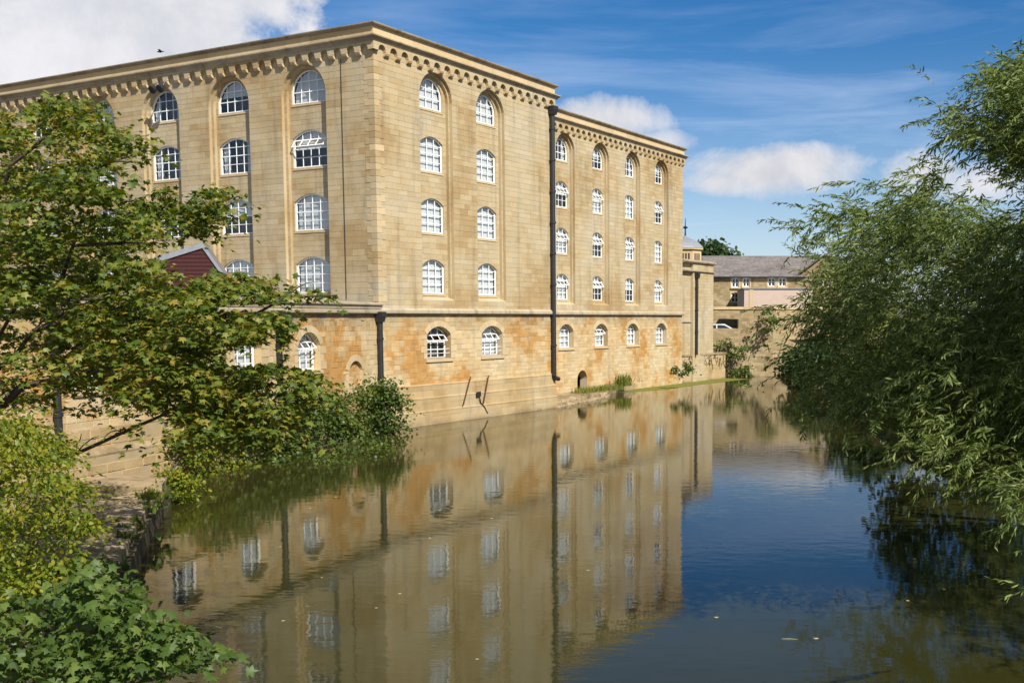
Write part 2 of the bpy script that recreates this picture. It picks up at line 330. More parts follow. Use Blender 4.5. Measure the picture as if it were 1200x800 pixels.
STONES = {}          # key -> list of (px area, 8 verts)
def wall_plane(F, x0, x1, z0, z1, d, ops, course, slen, back, stones, rng, inset=0.004, jit=0.003, deep=0.009, slope=None):
    br = {z0, z1}
    for o in ops:
        if z0 < o.zb < z1: br.add(o.zb)
        if z0 < o.zs+o.rise < z1: br.add(o.zs+o.rise)
    br = sorted(br); zs = [z0]
    for a, b in zip(br[:-1], br[1:]):
        n = max(1, round((b-a)/course)); w = [1+rng.uniform(-.18, .18) for _ in range(n)]; t = sum(w); c = a
        for q in w[:-1]: c += (b-a)*q/t; zs.append(c)
        zs.append(b)
    for a, b in zip(zs[:-1], zs[1:]):
        act = sorted([o for o in ops if a >= o.zb-1e-4 and a < o.zs+o.rise-0.004], key=lambda o: o.xc)
        arc = any(b > o.zs for o in act); K = 7 if arc else 1
        lv = [a+(b-a)*(1-(1-q/K)**2) for q in range(K+1)]
        for q in range(K):
            za, zb = lv[q], lv[q+1]; lo = (x0, x0)
            for o in act+[None]:
                hi = (x1, x1) if o is None else (o.xc-o.half(za), o.xc-o.half(zb))
                if max(hi[0]-lo[0], hi[1]-lo[1]) > 1e-3:
                    back.face([F.p(lo[0], za, d-deep), F.p(hi[0], za, d-deep), F.p(hi[1], zb, d-deep), F.p(lo[1], zb, d-deep)])
                if o is not None: lo = (o.xc+o.half(za), o.xc+o.half(zb))
        j = 0.0028; zlv = [min(max(q, a+j), b-j) for q in lv]
        lo = None
        for o in act+[None]:
            hi = None if o is None else o
            f0 = (lambda z, q=lo: x0 if q is None else q.xc+q.half(z)); f1 = (lambda z, q=hi: x1 if q is None else q.xc-q.half(z))
            L0 = max(f0(a), f0(b)); L1 = min(f1(a), f1(b))
            if L1-L0 > 0.05:
                cs = []; c = L0
                while True:
                    c += slen*rng.uniform(.55, 1.4)
                    if c > L1-slen*.45: break
                    cs.append(c)
                es = [f0]+[(lambda z, c=c: c) for c in cs]+[f1]
                curved = [lo is not None and b > lo.zs]+[False]*len(cs)+[hi is not None and b > hi.zs]
                for i in range(len(es)-1):
                    e0, e1 = es[i], es[i+1]; g = d+rng.uniform(-jit, jit)
                    zz = zlv if (curved[i] or curved[i+1]) else [a+j, b-j]
                    out = [(e1(z)-j, z) for z in zz]+[(e0(z)+j, z) for z in reversed(zz)]
                    wb = e1(a)-e0(a)
                    if min(e1(a)-e0(a), e1(b)-e0(b)) < 0.03: continue
                    m_ = (a+b)/2; n = len(out)
                    ins = [(x-inset, min(max(z, a+j+inset), b-j-inset)) for x, z in out[:n//2]]+[(x+inset, min(max(z, a+j+inset), b-j-inset)) for x, z in out[n//2:]]
                    vs = [F.p(x, z, d-deep-.003) for x, z in out]+[F.p(x, z, g) for x, z in ins]
                    fs = [tuple(range(n, 2*n))]+[(k, (k+1) % n, n+(k+1) % n, n+k) for k in range(n)]
                    c3 = vs[n].lerp(vs[n+n//2], .5); dv = c3-Vector((0, 0, CAMH)); r = dv.length
                    area = wb*(b-a)*max(0, -dv.normalized().dot(F.n))/(r*r)
                    stones.append((area, (vs, fs)))
            lo = o
SF = [(4, 5, 6, 7), (0, 1, 5, 4), (1, 2, 6, 5), (2, 3, 7, 6), (3, 0, 4, 7)]
def reveal(mb, F, o, d, depth, bottom=True):
    P = o.profile(); j = -0.003
    for (xa, za), (xb, zb) in zip(P[:-1], P[1:]):
        mb.face([F.p(xa, za, d+j), F.p(xa, za, d-depth), F.p(xb, zb, d-depth), F.p(xb, zb, d+j)])
    if bottom:
        (xa, za), (xb, zb) = P[0], P[-1]
        mb.face([F.p(xa, za, d+j), F.p(xb, zb, d+j), F.p(xb, zb+0.03, d-depth), F.p(xa, za+0.03, d-depth)])

def offset_path(path, off):
    """offset a plan polyline to its right hand side (outward) with mitres"""
    out = []
    for i, p in enumerate(path):
        ds = []
        if i > 0: ds.append((path[i]-path[i-1]).normalized())
        if i < len(path)-1: ds.append((path[i+1]-path[i]).normalized())
        ns = [Vector((d.y, -d.x, 0)) for d in ds]
        if len(ns) == 2:
            b = (ns[0]+ns[1]).normalized(); k = off/max(.2, b.dot(ns[0])); out.append(p+b*k)
        else: out.append(p+ns[0]*off)
    return out
def sweep(mb, path, prof, cap=True, mi=0):
    """prof: closed list of (out, z)"""
    rows = [[q+ZV*z for q in offset_path(path, o)] for o, z in prof]
    n = len(prof); b = len(mb.v); k = len(path)
    for r in rows: mb.v.extend([tuple(q) for q in r])
    for i in range(n):
        j = (i+1) % n
        for s in range(k-1): mb.f.append((b+i*k+s, b+j*k+s, b+j*k+s+1, b+i*k+s+1)); mb.m.append(mi)
    if cap:
        mb.f.append(tuple(b+i*k for i in range(n))); mb.f.append(tuple(b+i*k+k-1 for i in range(n))[::-1]); mb.m += [mi, mi]
def pieces(path, step, gap=0.006):
    """split a plan polyline into lengths with open joints, corners kept inside a piece"""
    L = [0]
    for a, b in zip(path[:-1], path[1:]): L.append(L[-1]+(b-a).length)
    def P(t):
        for i in range(len(L)-1):
            if t <= L[i+1]+1e-9: return path[i]+(path[i+1]-path[i])*((t-L[i])/(L[i+1]-L[i]))
        return path[-1]
    n = max(1, round(L[-1]/step)); out = []
    cuts = [L[-1]*i/n for i in range(n+1)]
    for i in range(1, n):
        for c in L[1:-1]:
            if abs(cuts[i]-c) < 0.3: cuts[i] = c+0.35
    for a, b in zip(cuts[:-1], cuts[1:]):
        mid = [path[i] for i in range(1, len(path)-1) if a+.05 < L[i] < b-.05]
        out.append([P(a+gap)]+mid+[P(b-gap)])
    return out

# ------------------------------------------------------------------ windows
WCACHE = {}
def window_meshes(w, zs, rise, cols, rows, opened, bars=0.03):
    key = (w, zs, rise, cols, rows, opened)
    if key in WCACHE: return WCACHE[key]
    fw = 0.065; n = 12
    def arch(x, ww, z, r): 
        q = (ww*ww/4+r*r)/(2*r); return z+max(0.0, math.sqrt(max(0, q*q-x*x))-q+r)
    fm = MB()
    def prof(ww, z0, z, r):
        P = [(-ww/2, z0)]+[(x, z+q) for x, q in arc_pts(ww, r, n)]+[(ww/2, z0)]
        return P
    A = prof(w, 0, zs, rise); ri = min(rise-fw*.9, (w-2*fw)/2); B = prof(w-2*fw, fw, zs, ri)
    m_ = len(A)
    for i in range(m_):
        j = (i+1) % m_
        (ax, az_), (bx, bz), (cx, cz), (dx, dz) = A[i], A[j], B[j], B[i]
        fm.face([(ax, 0, az_), (bx, 0, bz), (cx, 0, cz), (dx, 0, dz)])
        fm.face([(dx, 0, dz), (cx, 0, cz), (cx, .07, cz), (dx, .07, dz)])
        fm.face([(ax, 0, az_), (ax, .07, az_), (bx, .07, bz), (bx, 0, bz)])
    iw = w-2*fw; tot = zs+ri; ih = lambda x: arch(x, iw, zs, ri)
    xs = [-iw/2+iw*i/cols for i in range(cols+1)]
    body = fw+(tot-fw)*(rows-1)/rows*1.03
    zz = [fw+(body-fw)*j/(rows-1) for j in range(rows)]+[tot+.01]
    orow = rows-2 if opened else -1
    gm = MB()
    for i in range(1, cols):
        for j in range(rows):
            if j == orow: continue
            za, zb = zz[j], min(zz[j+1], ih(xs[i]))
            if zb-za > 0.03: gm.box((xs[i]-bars/2, .004, za), (xs[i]+bars/2, .04, zb))
    for j in range(1, rows):
        z = zz[j]; hw = iw/2
        if z > zs: hw = Op(0, iw, 0, zs, ri).half(z)
        t = bars*(1.5 if j == rows//2 else 1)
        gm.box((-hw, .006, z-t/2), (hw, .045, z+t/2))
    panes = []; allp = MB()
    for j in range(rows):
        if j == orow: continue
        for i in range(cols):
            xa, xb = xs[i], xs[i+1]; za, zb = zz[j], zz[j+1]
            if max(ih(xa), ih(xb), ih((xa+xb)/2)) < za+.04: continue
            tops = []
            for q in range(5):
                x = xb+(xa-xb)*q/4; tops.append((x, max(za+.004, min(zb, ih(x)))))
            pl = MB(); P = [(xa, .022, za), (xb, .022, za)]+[(x, .022, z) for x, z in tops]
            pl.face(P); allp.face(P); panes.append(pl.mesh('pane', 'glass'))
    sm = None
    if opened:
        sm = MB(); za, zb = zz[orow], zz[orow+1]; ang = rad(36)
        def T(x, y, z):   # hinged along its head
            yy = y*math.cos(ang)-(zb-z)*math.sin(ang); zq = zb-(zb-z)*math.cos(ang)-y*math.sin(ang)
            return (x, yy-.01, zq)
        def bx(x0, x1, y0, y1, z0, z1, mi):
            sm.hexa([T(x0, y0, z0), T(x1, y0, z0), T(x1, y1, z0), T(x0, y1, z0), T(x0, y0, z1), T(x1, y0, z1), T(x1, y1, z1), T(x0, y1, z1)], mi)
        x0, x1 = -iw/2+.01, iw/2-.01
        bx(x0, x1, 0, .04, za, za+.045, 0); bx(x0, x1, 0, .04, zb-.045, zb, 0); bx(x0, x0+.045, 0, .04, za+.045, zb-.045, 0); bx(x1-.045, x1, 0, .04, za+.045, zb-.045, 0)
        for i in range(1, cols): bx(xs[i]-bars/2, xs[i]+bars/2, 0.003, .035, za+.045, zb-.045, 0)
        sm.face([T(x0+.045, .02, za+.045), T(x1-.045, .02, za+.045), T(x1-.045, .02, zb-.045), T(x0+.045, .02, zb-.045)], 1)
        sm = sm.mesh('opening_sash', ['white', 'glass'])
    bl = {}
    for q, (lo, mt) in {'full': (fw, 'blind'), 'half': (fw+tot*.48, 'blind'), 'side': (0, 'curtain')}.items():
        b = MB()
        if q == 'side':
            for sgn in (-1, 1):
                for k in range(5):
                    xa = sgn*(iw/2-.09*k); xb = sgn*(iw/2-.09*(k+1)); ya, yb = .16+.03*(k % 2), .16+.03*((k+1) % 2)
                    b.face([(xa, ya, .02), (xb, yb, .02), (xb, yb, ih(xb)), (xa, ya, ih(xa))])
        else:
            N_ = 10
            for k in range(N_):
                xa = -iw/2+iw*k/N_; xb = xa+iw/N_
                b.face([(xa, .15, lo), (xb, .15, lo), (xb, .15, max(lo+.01, ih(xb))), (xa, .15, max(lo+.01, ih(xa)))])
        bl[q] = b.mesh('blind' if q != 'side' else 'curtain', mt)
    sill = MB(); sill.hexa([(-w/2-.02, -.11, -.12), (w/2+.02, -.11, -.12), (w/2+.02, .1, -.12), (-w/2-.02, .1, -.12), (-w/2-.02, -.11, -.045), (w/2+.02, -.11, -.045), (w/2+.02, .1, .0), (-w/2-.02, .1, .0)])
    r = dict(frame=fm.mesh('window', 'white'), bars=gm.mesh('glazing_bars', 'white'), panes=panes, allp=allp.mesh('glazing', 'glass'), sash=sm, blind=bl, sill=sill.mesh('sill', 'dressed'))
    WCACHE[key] = r; return r
def add_window(root, F, x, z, d, w, zs, rise, cols, rows, opened=False, single=True, blind=None, sill=True):
    q = window_meshes(w, zs, rise, cols, rows, opened)
    o = link('window', q['frame'], root, F.mat(x, z, d))
    link('glazing_bars', q['bars'], o)
    if single:
        for pm in q['panes']: link('pane', pm, o)
    else: link('glazing', q['allp'], o)['kind'] = 'stuff'
    if opened: link('opening_sash', q['sash'], o)
    if blind: link('curtain' if blind == 'side' else 'blind', q['blind'][blind], o)
    if sill: link('sill', q['sill'], o)
    return o
def surround(mb, F, o, d, rng):
    """pale dressed blocks round a ground floor opening"""
    for sgn in (-1, 1):
        z = o.zb; k = rng.randint(0, 1)
        while z < o.zs-.1:
            h = min(0.34, o.zs-z); wd = .5 if k % 2 else .26
            xa = o.xc+sgn*o.w/2; xb = xa+sgn*wd; x0, x1 = min(xa, xb), max(xa, xb)
            mb.add([F.p(x0, z+.006, d-.03), F.p(x1, z+.006, d-.03), F.p(x1, z+h-.006, d-.03), F.p(x0, z+h-.006, d-.03),
                    F.p(x0+.004, z+.014, d+.012), F.p(x1-.008, z+.014, d+.012), F.p(x1-.008, z+h-.014, d+.012), F.p(x0+.004, z+h-.014, d+.012)], SF)
            z += h; k += 1
    n = 9
    for k in range(n):
        A_ = arc_pts(o.w, o.rise, n*4); r = (o.w*o.w/4+o.rise**2)/(2*o.rise); e = .3
        (xa, za), (xb, zb) = A_[k*4], A_[k*4+4]
        q = lambda x, z, e: (o.xc+x*(1+e/r), o.zs+o.rise-r+(z-o.rise+r)*(1+e/r))
        P = [q(xa, za, 0), q(xa, za, e), q(xb, zb, e), q(xb, zb, 0)]; cx_ = sum(p[0] for p in P)/4; cz_ = sum(p[1] for p in P)/4
        P = [(cx_+(x-cx_)*.97, cz_+(z-cz_)*.97) for x, z in P]
        mb.add([F.p(x, z, d-.03) for x, z in P]+[F.p(x, z, d+.014) for x, z in P], SF)

def surround_part(root, F, o, r):
    b = MB(); surround(b, F, o, 0, r); link('window_surround', b.mesh('window_surround', 'dressed'), root)

# ------------------------------------------------------------------ the mill, main block
mill = thing('mill_building', 'tall honey coloured stone mill block nearest the camera, with five rows of arched white windows', 'mill', CC)
rng = random.Random(3)
back = MB(); st_up = []; st_gr = []; st_pl = []; rev = MB()
ROWS = [6.74, 9.87, 13.0]; TOPZ = 16.14
def facade(F, cols, x0, x1, rw, ww, seg, top, ndepth, gops, root, zbase, grz, ccols, single, opens, blinds, gw, back, st_up, st_gr, rev):
    rr = min(1.42, rw/2-.01); recs = [Op(c, rw, 6.38, 17.94-rr, rr) for c in cols]
    wall_plane(F, x0, x1, 5.8, 18.62, 0, recs, 0.285, 0.78, back, st_up, rng)
    for r in recs:
        st_ = .17 if rw > 2.8 else .13; inn = Op(r.xc, rw-2*st_, 6.38, r.zs, r.rise-st_)
        wall_plane(F, r.xc-rw/2, r.xc+rw/2, 6.38, 17.97, -ndepth*.5, [inn], 0.285, 0.7, back, st_up, rng); reveal(rev, F, inn, -ndepth*.5, ndepth*.5+.02, False)
        wops = [Op(r.xc, ww, z, z+1.42, seg) for z in ROWS]+[Op(r.xc, ww, TOPZ, TOPZ+.66, top)]
        wall_plane(F, r.xc-rw/2, r.xc+rw/2, 6.38, 17.97, -ndepth, wops, 0.285, 0.7, back, st_up, rng)
        reveal(rev, F, r, 0, ndepth*.5+.02, False)
        # sloped apron stone at the foot of the recess
        a, b = r.xc-rw/2+.003, r.xc+rw/2-.003
        rev.hexa([F.p(a, 6.2, -.004), F.p(b, 6.2, -.004), F.p(b, 6.2, -ndepth-.01), F.p(a, 6.2, -ndepth-.01),
                  F.p(a, 6.40, -.004), F.p(b, 6.40, -.004), F.p(b, 6.58, -ndepth-.01), F.p(a, 6.58, -ndepth-.01)])
        for k, o in enumerate(wops): reveal(rev, F, o, -ndepth, 0.16)
    if gops: wall_plane(F, x0, x1, grz, 5.8, 0, gops, 0.23, 0.46, back, st_gr, rng, 0.012, 0.009)
    for o in gops: reveal(rev, F, o, 0, o.depth)
def blind_pick(r): 
    return r.choices(['full', 'half', 'side', None], [5, 3, 3, 1])[0]
LC = [-4.6, -9.9, -15.2, -20.5, -25.8]
RC = [4.62, 9.32]
gR = [Op(4.55, 1.95, 3.36, 4.62, .42, .38), Op(9.25, 1.95, 3.36, 4.62, .42, .38)]
NDP = 0.34
facade(FL, LC, -34.0, 0.0, 2.98, 2.3, .40, .95, NDP, [], mill, 0, 2.05, LC, True, None, None, 0, back, st_up, st_gr, rev)
facade(FR, RC, 0.0, 15.65, 2.62, 1.82, .34, .88, NDP, gR, mill, 0, 2.05, RC, True, None, None, 0, back, st_up, st_gr, rev)
# plinth that steps outward towards the water
for (za, zb, d) in ((1.38, 2.05, .08), (.70, 1.38, .15), (-.6, .70, .22)):
    wall_plane(FR, 0, 15.65, za, zb, d, [], .34, .95, back, st_pl, rng, .01, .006)
PL = [CC.copy(), FR.p(15.65, 0)]
pt = MB()
for zt, d in ((2.05, .08), (1.38, .15), (.70, .22)):
    sweep(pt, PL, [(-.05, zt-.05), (d+.012, zt-.05), (d+.012, zt), (d-.06, zt+.035), (-.05, zt+.035)])
link('plinth_ledge', pt.mesh('plinth_ledge', 'plinth'), mill)
# return wall of the main block above the wing, end wall and rear walls, roof
ret = MB()
FE = Frame(FR.p(15.65, 0), -NR, UR)
wall_plane(FE, 0, SB+.0, -.6, 18.62, 0, [], .285, .8, back, st_up, rng)
link('return_wall', back.mesh('return_wall', 'mortar'), mill); 
def box_core(R0, R1, S0, S1, z0, z1):
    b = MB(); q = [CC+UR*r-NR*s for r, s in ((R0, S0), (R1, S0), (R1, S1), (R0, S1))]
    b.hexa([p+ZV*z0 for p in q]+[p+ZV*z1 for p in q]); return b
link('interior', box_core(1.1, 14.6, 1.1, 33, .1, 18.4).mesh('interior', 'room'), mill)  # solid dark core, stops light leaking and makes the windows look dark
rf = MB()
q = [CC+UR*r-NR*s for r, s in ((.03, .03), (15.62, .03), (15.62, 33.97), (.03, 33.97))]
rf.hexa([p+ZV*18.66 for p in q]+[p+ZV*18.8 for p in q]); link('roof', rf.mesh('roof', 'lead'), mill)
rw_ = MB()
for (a, b) in (((15.6, SB), (15.6, 34.0)), ((15.6, 34.0), (0.0, 34.0))):
    pa, pb = CC+UR*a[0]-NR*a[1], CC+UR*b[0]-NR*b[1]; rw_.face([pa, pb, pb+ZV*18.66, pa+ZV*18.66])
link('rear_wall', rw_.mesh('rear_wall', 'ashlar'), mill)
link('reveals', rev.mesh('reveals', 'ashlar'), mill)

def emit_stones(root, groups, top):
    """the stones that show largest are parts of their own, the rest is one mass per kind of stone"""
    allst = sorted([(a, k, vs) for k, g in groups.items() for a, vs in g], key=lambda t: -t[0])
    for a, k, vs in allst[:top]:
        b = MB(); b.add(*vs); link('stone', b.mesh('stone', k), root)
    for k in groups:
        b = MB()
        for a, kk, vs in allst[top:]:
            if kk == k: b.add(*vs)
        if b.v:
            o = link({'ashlar': 'ashlar_facing', 'rubble': 'rubble_facing', 'plinth': 'plinth_facing', 'farwall': 'stone_facing', 'dressed': 'dressed_facing'}[k], b.mesh('facing', k), root); o['kind'] = 'stuff'
emit_stones(mill, {'ashlar': st_up, 'rubble': st_gr, 'plinth': st_pl}, 260)

# quoins up the corner
z = 6.25; k = 0
while z < 17.7:
    h = .30; la, ra = (.62, .34) if k % 2 else (.36, .6)
    b = MB(); e = .014
    pa = [FL.p(-la, 0, e), Vector(CC+NL*e+NR*e), FR.p(ra, 0, e)]
    sweep(b, pa, [(-.06, z+.006), (-.006, z+.006), (0, z+.016), (0, z+h-.016), (-.006, z+h-.006), (-.06, z+h-.006)])
    link('quoin', b.mesh('quoin', 'dressed' if 9.8 < z < 11.2 or rng.random() < .3 else 'ashlar'), mill); z += h; k += 1
# string course, ledge, cornice, parapet
sc_ = MB(); sweep(sc_, PL, [(-.05, 5.66), (.12, 5.66), (.19, 5.72), (.19, 5.86), (.05, 5.97), (-.05, 5.97)]); link('string_course', sc_.mesh('string_course', 'cornice'), mill)
def corbel_table(root, F, x0, x1, sp, mat='ashlar', end0=0, end1=0):
    n = round((x1-x0)/sp); sp = (x1-x0)/n; bk = MB(); d = .19; rv = MB()
    ops = [Op(x0+sp*(i+.5), .50, 18.12, 18.17, .24) for i in range(n)]
    stn = []
    wall_plane(F, x0-end0*d, x1+end1*d, 18.12, 18.5, d, ops, .5, sp, bk, stn, rng, .006, .002, .004)
    for o in ops: reveal(bk, F, o, d, d+.01, False)
    for i in range(n+1):     # undersides of the legs
        a = x0-end0*d if i == 0 else x0+sp*(i-.5)+.25; b = x1+end1*d if i == n else x0+sp*(i+.5)-.25
        if b-a > .02: bk.face([F.p(a, 18.12, d), F.p(b, 18.12, d), F.p(b, 18.12, -.01), F.p(a, 18.12, -.01)])
    link('arched_band', bk.mesh('arched_band', mat), root)
    cm = MB(); w = .15
    pr = [(0.01, -.2), (-.07, -.2), (-.15, -.14), (-.19, -.05), (-.19, -.002), (.01, -.002)]
    cm.add([(-w, y, z) for y, z in pr]+[(w, y, z) for y, z in pr], [tuple(range(6))[::-1], tuple(range(6, 12))]+[(i, (i+1) % 6, 6+(i+1) % 6, 6+i) for i in range(6)])
    cmesh = cm.mesh('corbel', 'dressed')
    for i in range(0 if not end0 else 1, n+(0 if end1 else 1)): link('corbel', cmesh, root, F.mat(min(max(x0+sp*i, x0+.16), x1-.16), 18.12, 0))
corbel_table(mill, FL, -34.0, 0.0, .86, end1=1)
corbel_table(mill, FR, 0.0, 15.65, .84, end0=1)
def parapet(root, path, zt=0.0, step=1.5):
    b = MB(); sweep(b, path, [(-.02, 18.502), (.20, 18.502), (.24, 18.56), (.24, 18.60), (.34, 18.66), (.38, 18.70), (.38, 18.76), (.07, 18.87), (-.02, 18.87)]); link('cornice', b.mesh('cornice', 'cornice'), root)
    for pc in pieces(path, step*1.1):
        b = MB(); sweep(b, pc, [(-.35, 18.80), (.10, 18.80), (.10, 19.2), (-.35, 19.2)]); link('parapet_stone', b.mesh('parapet_stone', 'dressed'), root)
    for pc in pieces(path, step):
        b = MB(); sweep(b, pc, [(-.42, 19.205), (.14, 19.205), (.26, 19.27), (.28, 19.31), (.28, 19.36), (-.1, 19.42), (-.42, 19.40)]); link('coping_stone', b.mesh('coping_stone', 'coping'), root)
PP = [FL.p(-34, 0), CC.copy(), FR.p(15.65, 0), FR.p(15.65, 0)+(-NR)*2.2]
parapet(mill, PP)
stub = MB(); a = FE.p(.75, 0, .42); 
sweep(stub, [FE.p(.55, 0, .0), FE.p(2.6, 0, .0)], [(-.1, 18.2), (.42, 18.2), (.42, 18.95), (.5, 19.0), (.5, 19.1), (-.1, 19.14)])
link('parapet_block', stub.mesh('parapet_block', 'dressed'), mill)
# windows of the main block
wr = random.Random(21)
LOPEN = {(0, 2)}; LBL = {(0, 1): 'full', (0, 0): 'full', (1, 1): 'half', (0, 3): 'side', (1, 0): 'full', (2, 2): 'side', (1, 2): 'side'}
for ci, c in enumerate(LC):
    for ri, z in enumerate(ROWS): add_window(mill, FL, c, z, -NDP-.08, 2.3, 1.42, .40, 4, 4, (ci, ri) in LOPEN, ci < 3, LBL.get((ci, ri), blind_pick(wr)))
    add_window(mill, FL, c, TOPZ, -NDP-.08, 2.3, .66, .95, 4, 3, False, ci < 3, ('full', 'half', 'side')[ci % 3])
for c in RC:
    for ri, z in enumerate(ROWS): add_window(mill, FR, c, z, -NDP-.08, 1.82, 1.42, .34, 3, 4, False, True, 'full')
    add_window(mill, FR, c, TOPZ, -NDP-.08, 1.82, .66, .88, 3, 3, False, True, 'full')
sur = MB()
for k, o in enumerate(gR):
    add_window(mill, FR, o.xc, o.zb+.02, -.32, 1.8, 1.22, .4, 3, 4, True, True, None if k == 0 else 'full', False); surround_part(mill, FR, o, wr)
    sl_ = MB(); a, b = o.xc-o.w/2-.12, o.xc+o.w/2+.12
    sl_.hexa([FR.p(a, o.zb-.16, .07), FR.p(b, o.zb-.16, .07), FR.p(b, o.zb-.16, -.3), FR.p(a, o.zb-.16, -.3), FR.p(a, o.zb-.03, .07), FR.p(b, o.zb-.03, .07), FR.p(b, o.zb+.018, -.3), FR.p(a, o.zb+.018, -.3)])
    link('sill', sl_.mesh('sill', 'dressed'), mill)
    rl = MB()           # guard rails across the opening
    for zz in (.28, .5): rl.tube([FR.p(o.xc-o.w/2, o.zb+zz, -.1), FR.p(o.xc+o.w/2, o.zb+zz, -.1)], .014, 6)
    link('guard_rail', rl.mesh('guard_rail', 'white'), mill)
def downpipe(root, F, x, d, z0, z1, r, hopper=True, spout=True):
    b = MB(); c = F.p(x, 0, d)
    b.tube([c+ZV*z0, c+ZV*z1], r, 12)
    o = link('downpipe', b.mesh('downpipe', 'iron'), root)
    z = z1-.8
    while z > z0+.5:
        q = MB(); q.tube([c+ZV*(z-.06), c+ZV*(z+.06)], r*1.28, 12); q.box((c.x-r*.5, c.y-r*.5, z-.03), (c.x+r*.5, c.y+r*.5, z+.03)); link('collar', q.mesh('collar', 'iron'), o)
        z -= 1.85
    if hopper:
        q = MB(); X, Nn = F.X, F.n; w0, w1 = r*1.25, r*1.75
        q.hexa([c-X*w0-Nn*w0+ZV*z1, c+X*w0-Nn*w0+ZV*z1, c+X*w0+Nn*w0+ZV*z1, c-X*w0+Nn*w0+ZV*z1, c-X*w1-Nn*d+ZV*(z1+.28), c+X*w1-Nn*d+ZV*(z1+.28), c+X*w1+Nn*w1+ZV*(z1+.28), c-X*w1+Nn*w1+ZV*(z1+.28)])
        q.hexa([c-X*w1-Nn*d+ZV*(z1+.28), c+X*w1-Nn*d+ZV*(z1+.28), c+X*w1+Nn*w1+ZV*(z1+.28), c-X*w1+Nn*w1+ZV*(z1+.28), c-X*w1*1.05-Nn*d+ZV*(z1+.5), c+X*w1*1.05-Nn*d+ZV*(z1+.5), c+X*w1*1.05+Nn*w1*1.05+ZV*(z1+.5), c-X*w1*1.05+Nn*w1*1.05+ZV*(z1+.5)])
        link('hopper_head', q.mesh('hopper_head', 'iron'), o)
    if spout:
        q = MB(); q.tube([c+ZV*z0, c+ZV*(z0-.14)+F.X*.1+F.n*.03, c+ZV*(z0-.2)+F.X*.42+F.n*.08], [r*1.02, r*1.02, r*.9], 10); link('shoe', q.mesh('shoe', 'iron'), o)
    return o
downpipe(mill, FR, 15.33, .18, 1.95, 17.55, .145)
for k in (0, 1):
    b = MB(); c = FL.p(-15.05+.62*k, 17.72, .42); b.tube([c-FL.n*.1+ZV*.05, c+FL.n*.02, c+FL.n*.16-ZV*.1], [.1, .2, .23], 10); b.tube([c, FL.p(-15.05+.62*k, 18.1, .2)], .035, 6)
    link('floodlight', b.mesh('floodlight', 'iron'), mill)
b = MB(); b.tube([FL.p(-2.05, 6.4, .03), FL.p(-2.05, 17.9, .03)], .018, 5); link('cable', b.mesh('cable', 'iron'), mill)

# ------------------------------------------------------------------ low range along the river, in front of the left side of the mill
lowr = thing('riverside_range', 'low single storey stone range with ledge and black downpipes behind the sycamore', 'building', FX.p(-12, 0))
back = MB(); x_gr = []; x_pl = []; rev = MB(); XE = -31.0
gX = [Op(-c, 1.8, 3.25, 4.3, .58, .36) for c in (6.5, 11.0, 15.1, 19.3)]
niche = Op(-2.45, 1.3, 1.9, 3.05, .45, .14)
wall_plane(FX, XE, 0, 2.05, 5.8, 0, gX+[niche], .23, .46, back, x_gr, rng, .012, .009)
wall_plane(FX, niche.xc-.7, niche.xc+.7, 1.85, 3.6, -.14, [], .2, .4, back, x_gr, rng, .01, .006)
for o in gX+[niche]: reveal(rev, FX, o, 0, o.depth)
for (za, zb, d) in ((1.25, 2.05, .07), (-.6, 1.25, .24)): wall_plane(FX, XE, 0, za, zb, d, [], .3, .7, back, x_pl, rng, .02, .03)
b = MB()
for zt, d in ((2.05, .07), (1.25, .24)): sweep(b, [FX.p(XE, 0), CC.copy()], [(-.05, zt-.05), (d+.0, zt-.05), (d+.0, zt), (d-.17, zt+.16), (-.05, zt+.16)])
link('plinth_ledge', b.mesh('plinth_ledge', 'quay'), lowr)
link('masonry_backing', back.mesh('masonry_backing', 'mortar'), lowr); link('reveals', rev.mesh('reveals', 'dressed'), lowr)
emit_stones(lowr, {'rubble': x_gr, 'plinth': x_pl}, 90)
b = MB(); sweep(b, [FX.p(XE, 0), CC.copy()], [(-.05, 5.66), (.12, 5.66), (.19, 5.72), (.19, 5.84), (.05, 5.9), (-.05, 5.9)]); link('string_course', b.mesh('string_course', 'cornice'), lowr)
for pc in pieces([FX.p(XE, 0), FX.p(.1, 0)], 1.9):
    b = MB(); sweep(b, pc, [(-.4, 5.905), (.13, 5.905), (.15, 6.06), (.22, 6.1), (.22, 6.16), (.0, 6.22), (-.4, 6.22)]); link('ledge_stone', b.mesh('ledge_stone', 'cornice'), lowr)
q = [FX.p(-.05, 0, -.42), FX.p(XE, 0, -.42), FX.p(XE, 0, -16), FL.p(-20, 0, .02)]
rf = MB(); rf.hexa([p+ZV*5.8 for p in q]+[p+ZV*6.0 for p in q]); link('roof', rf.mesh('roof', 'lead'), lowr)
q = [FX.p(-2.2, 0, -1.1), FX.p(XE+.6, 0, -1.1), FX.p(XE+.6, 0, -15), FL.p(-18, 0, .6)]
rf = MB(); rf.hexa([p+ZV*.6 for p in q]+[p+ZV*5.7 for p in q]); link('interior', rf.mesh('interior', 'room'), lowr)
b = MB(); p0, p1 = FX.p(XE, 0, .3), FX.p(XE, 0, -16); b.face([p0-ZV*.5, p1-ZV*.5, p1+ZV*5.9, p0+ZV*5.9]); link('end_wall', b.mesh('end_wall', 'ashlar'), lowr)
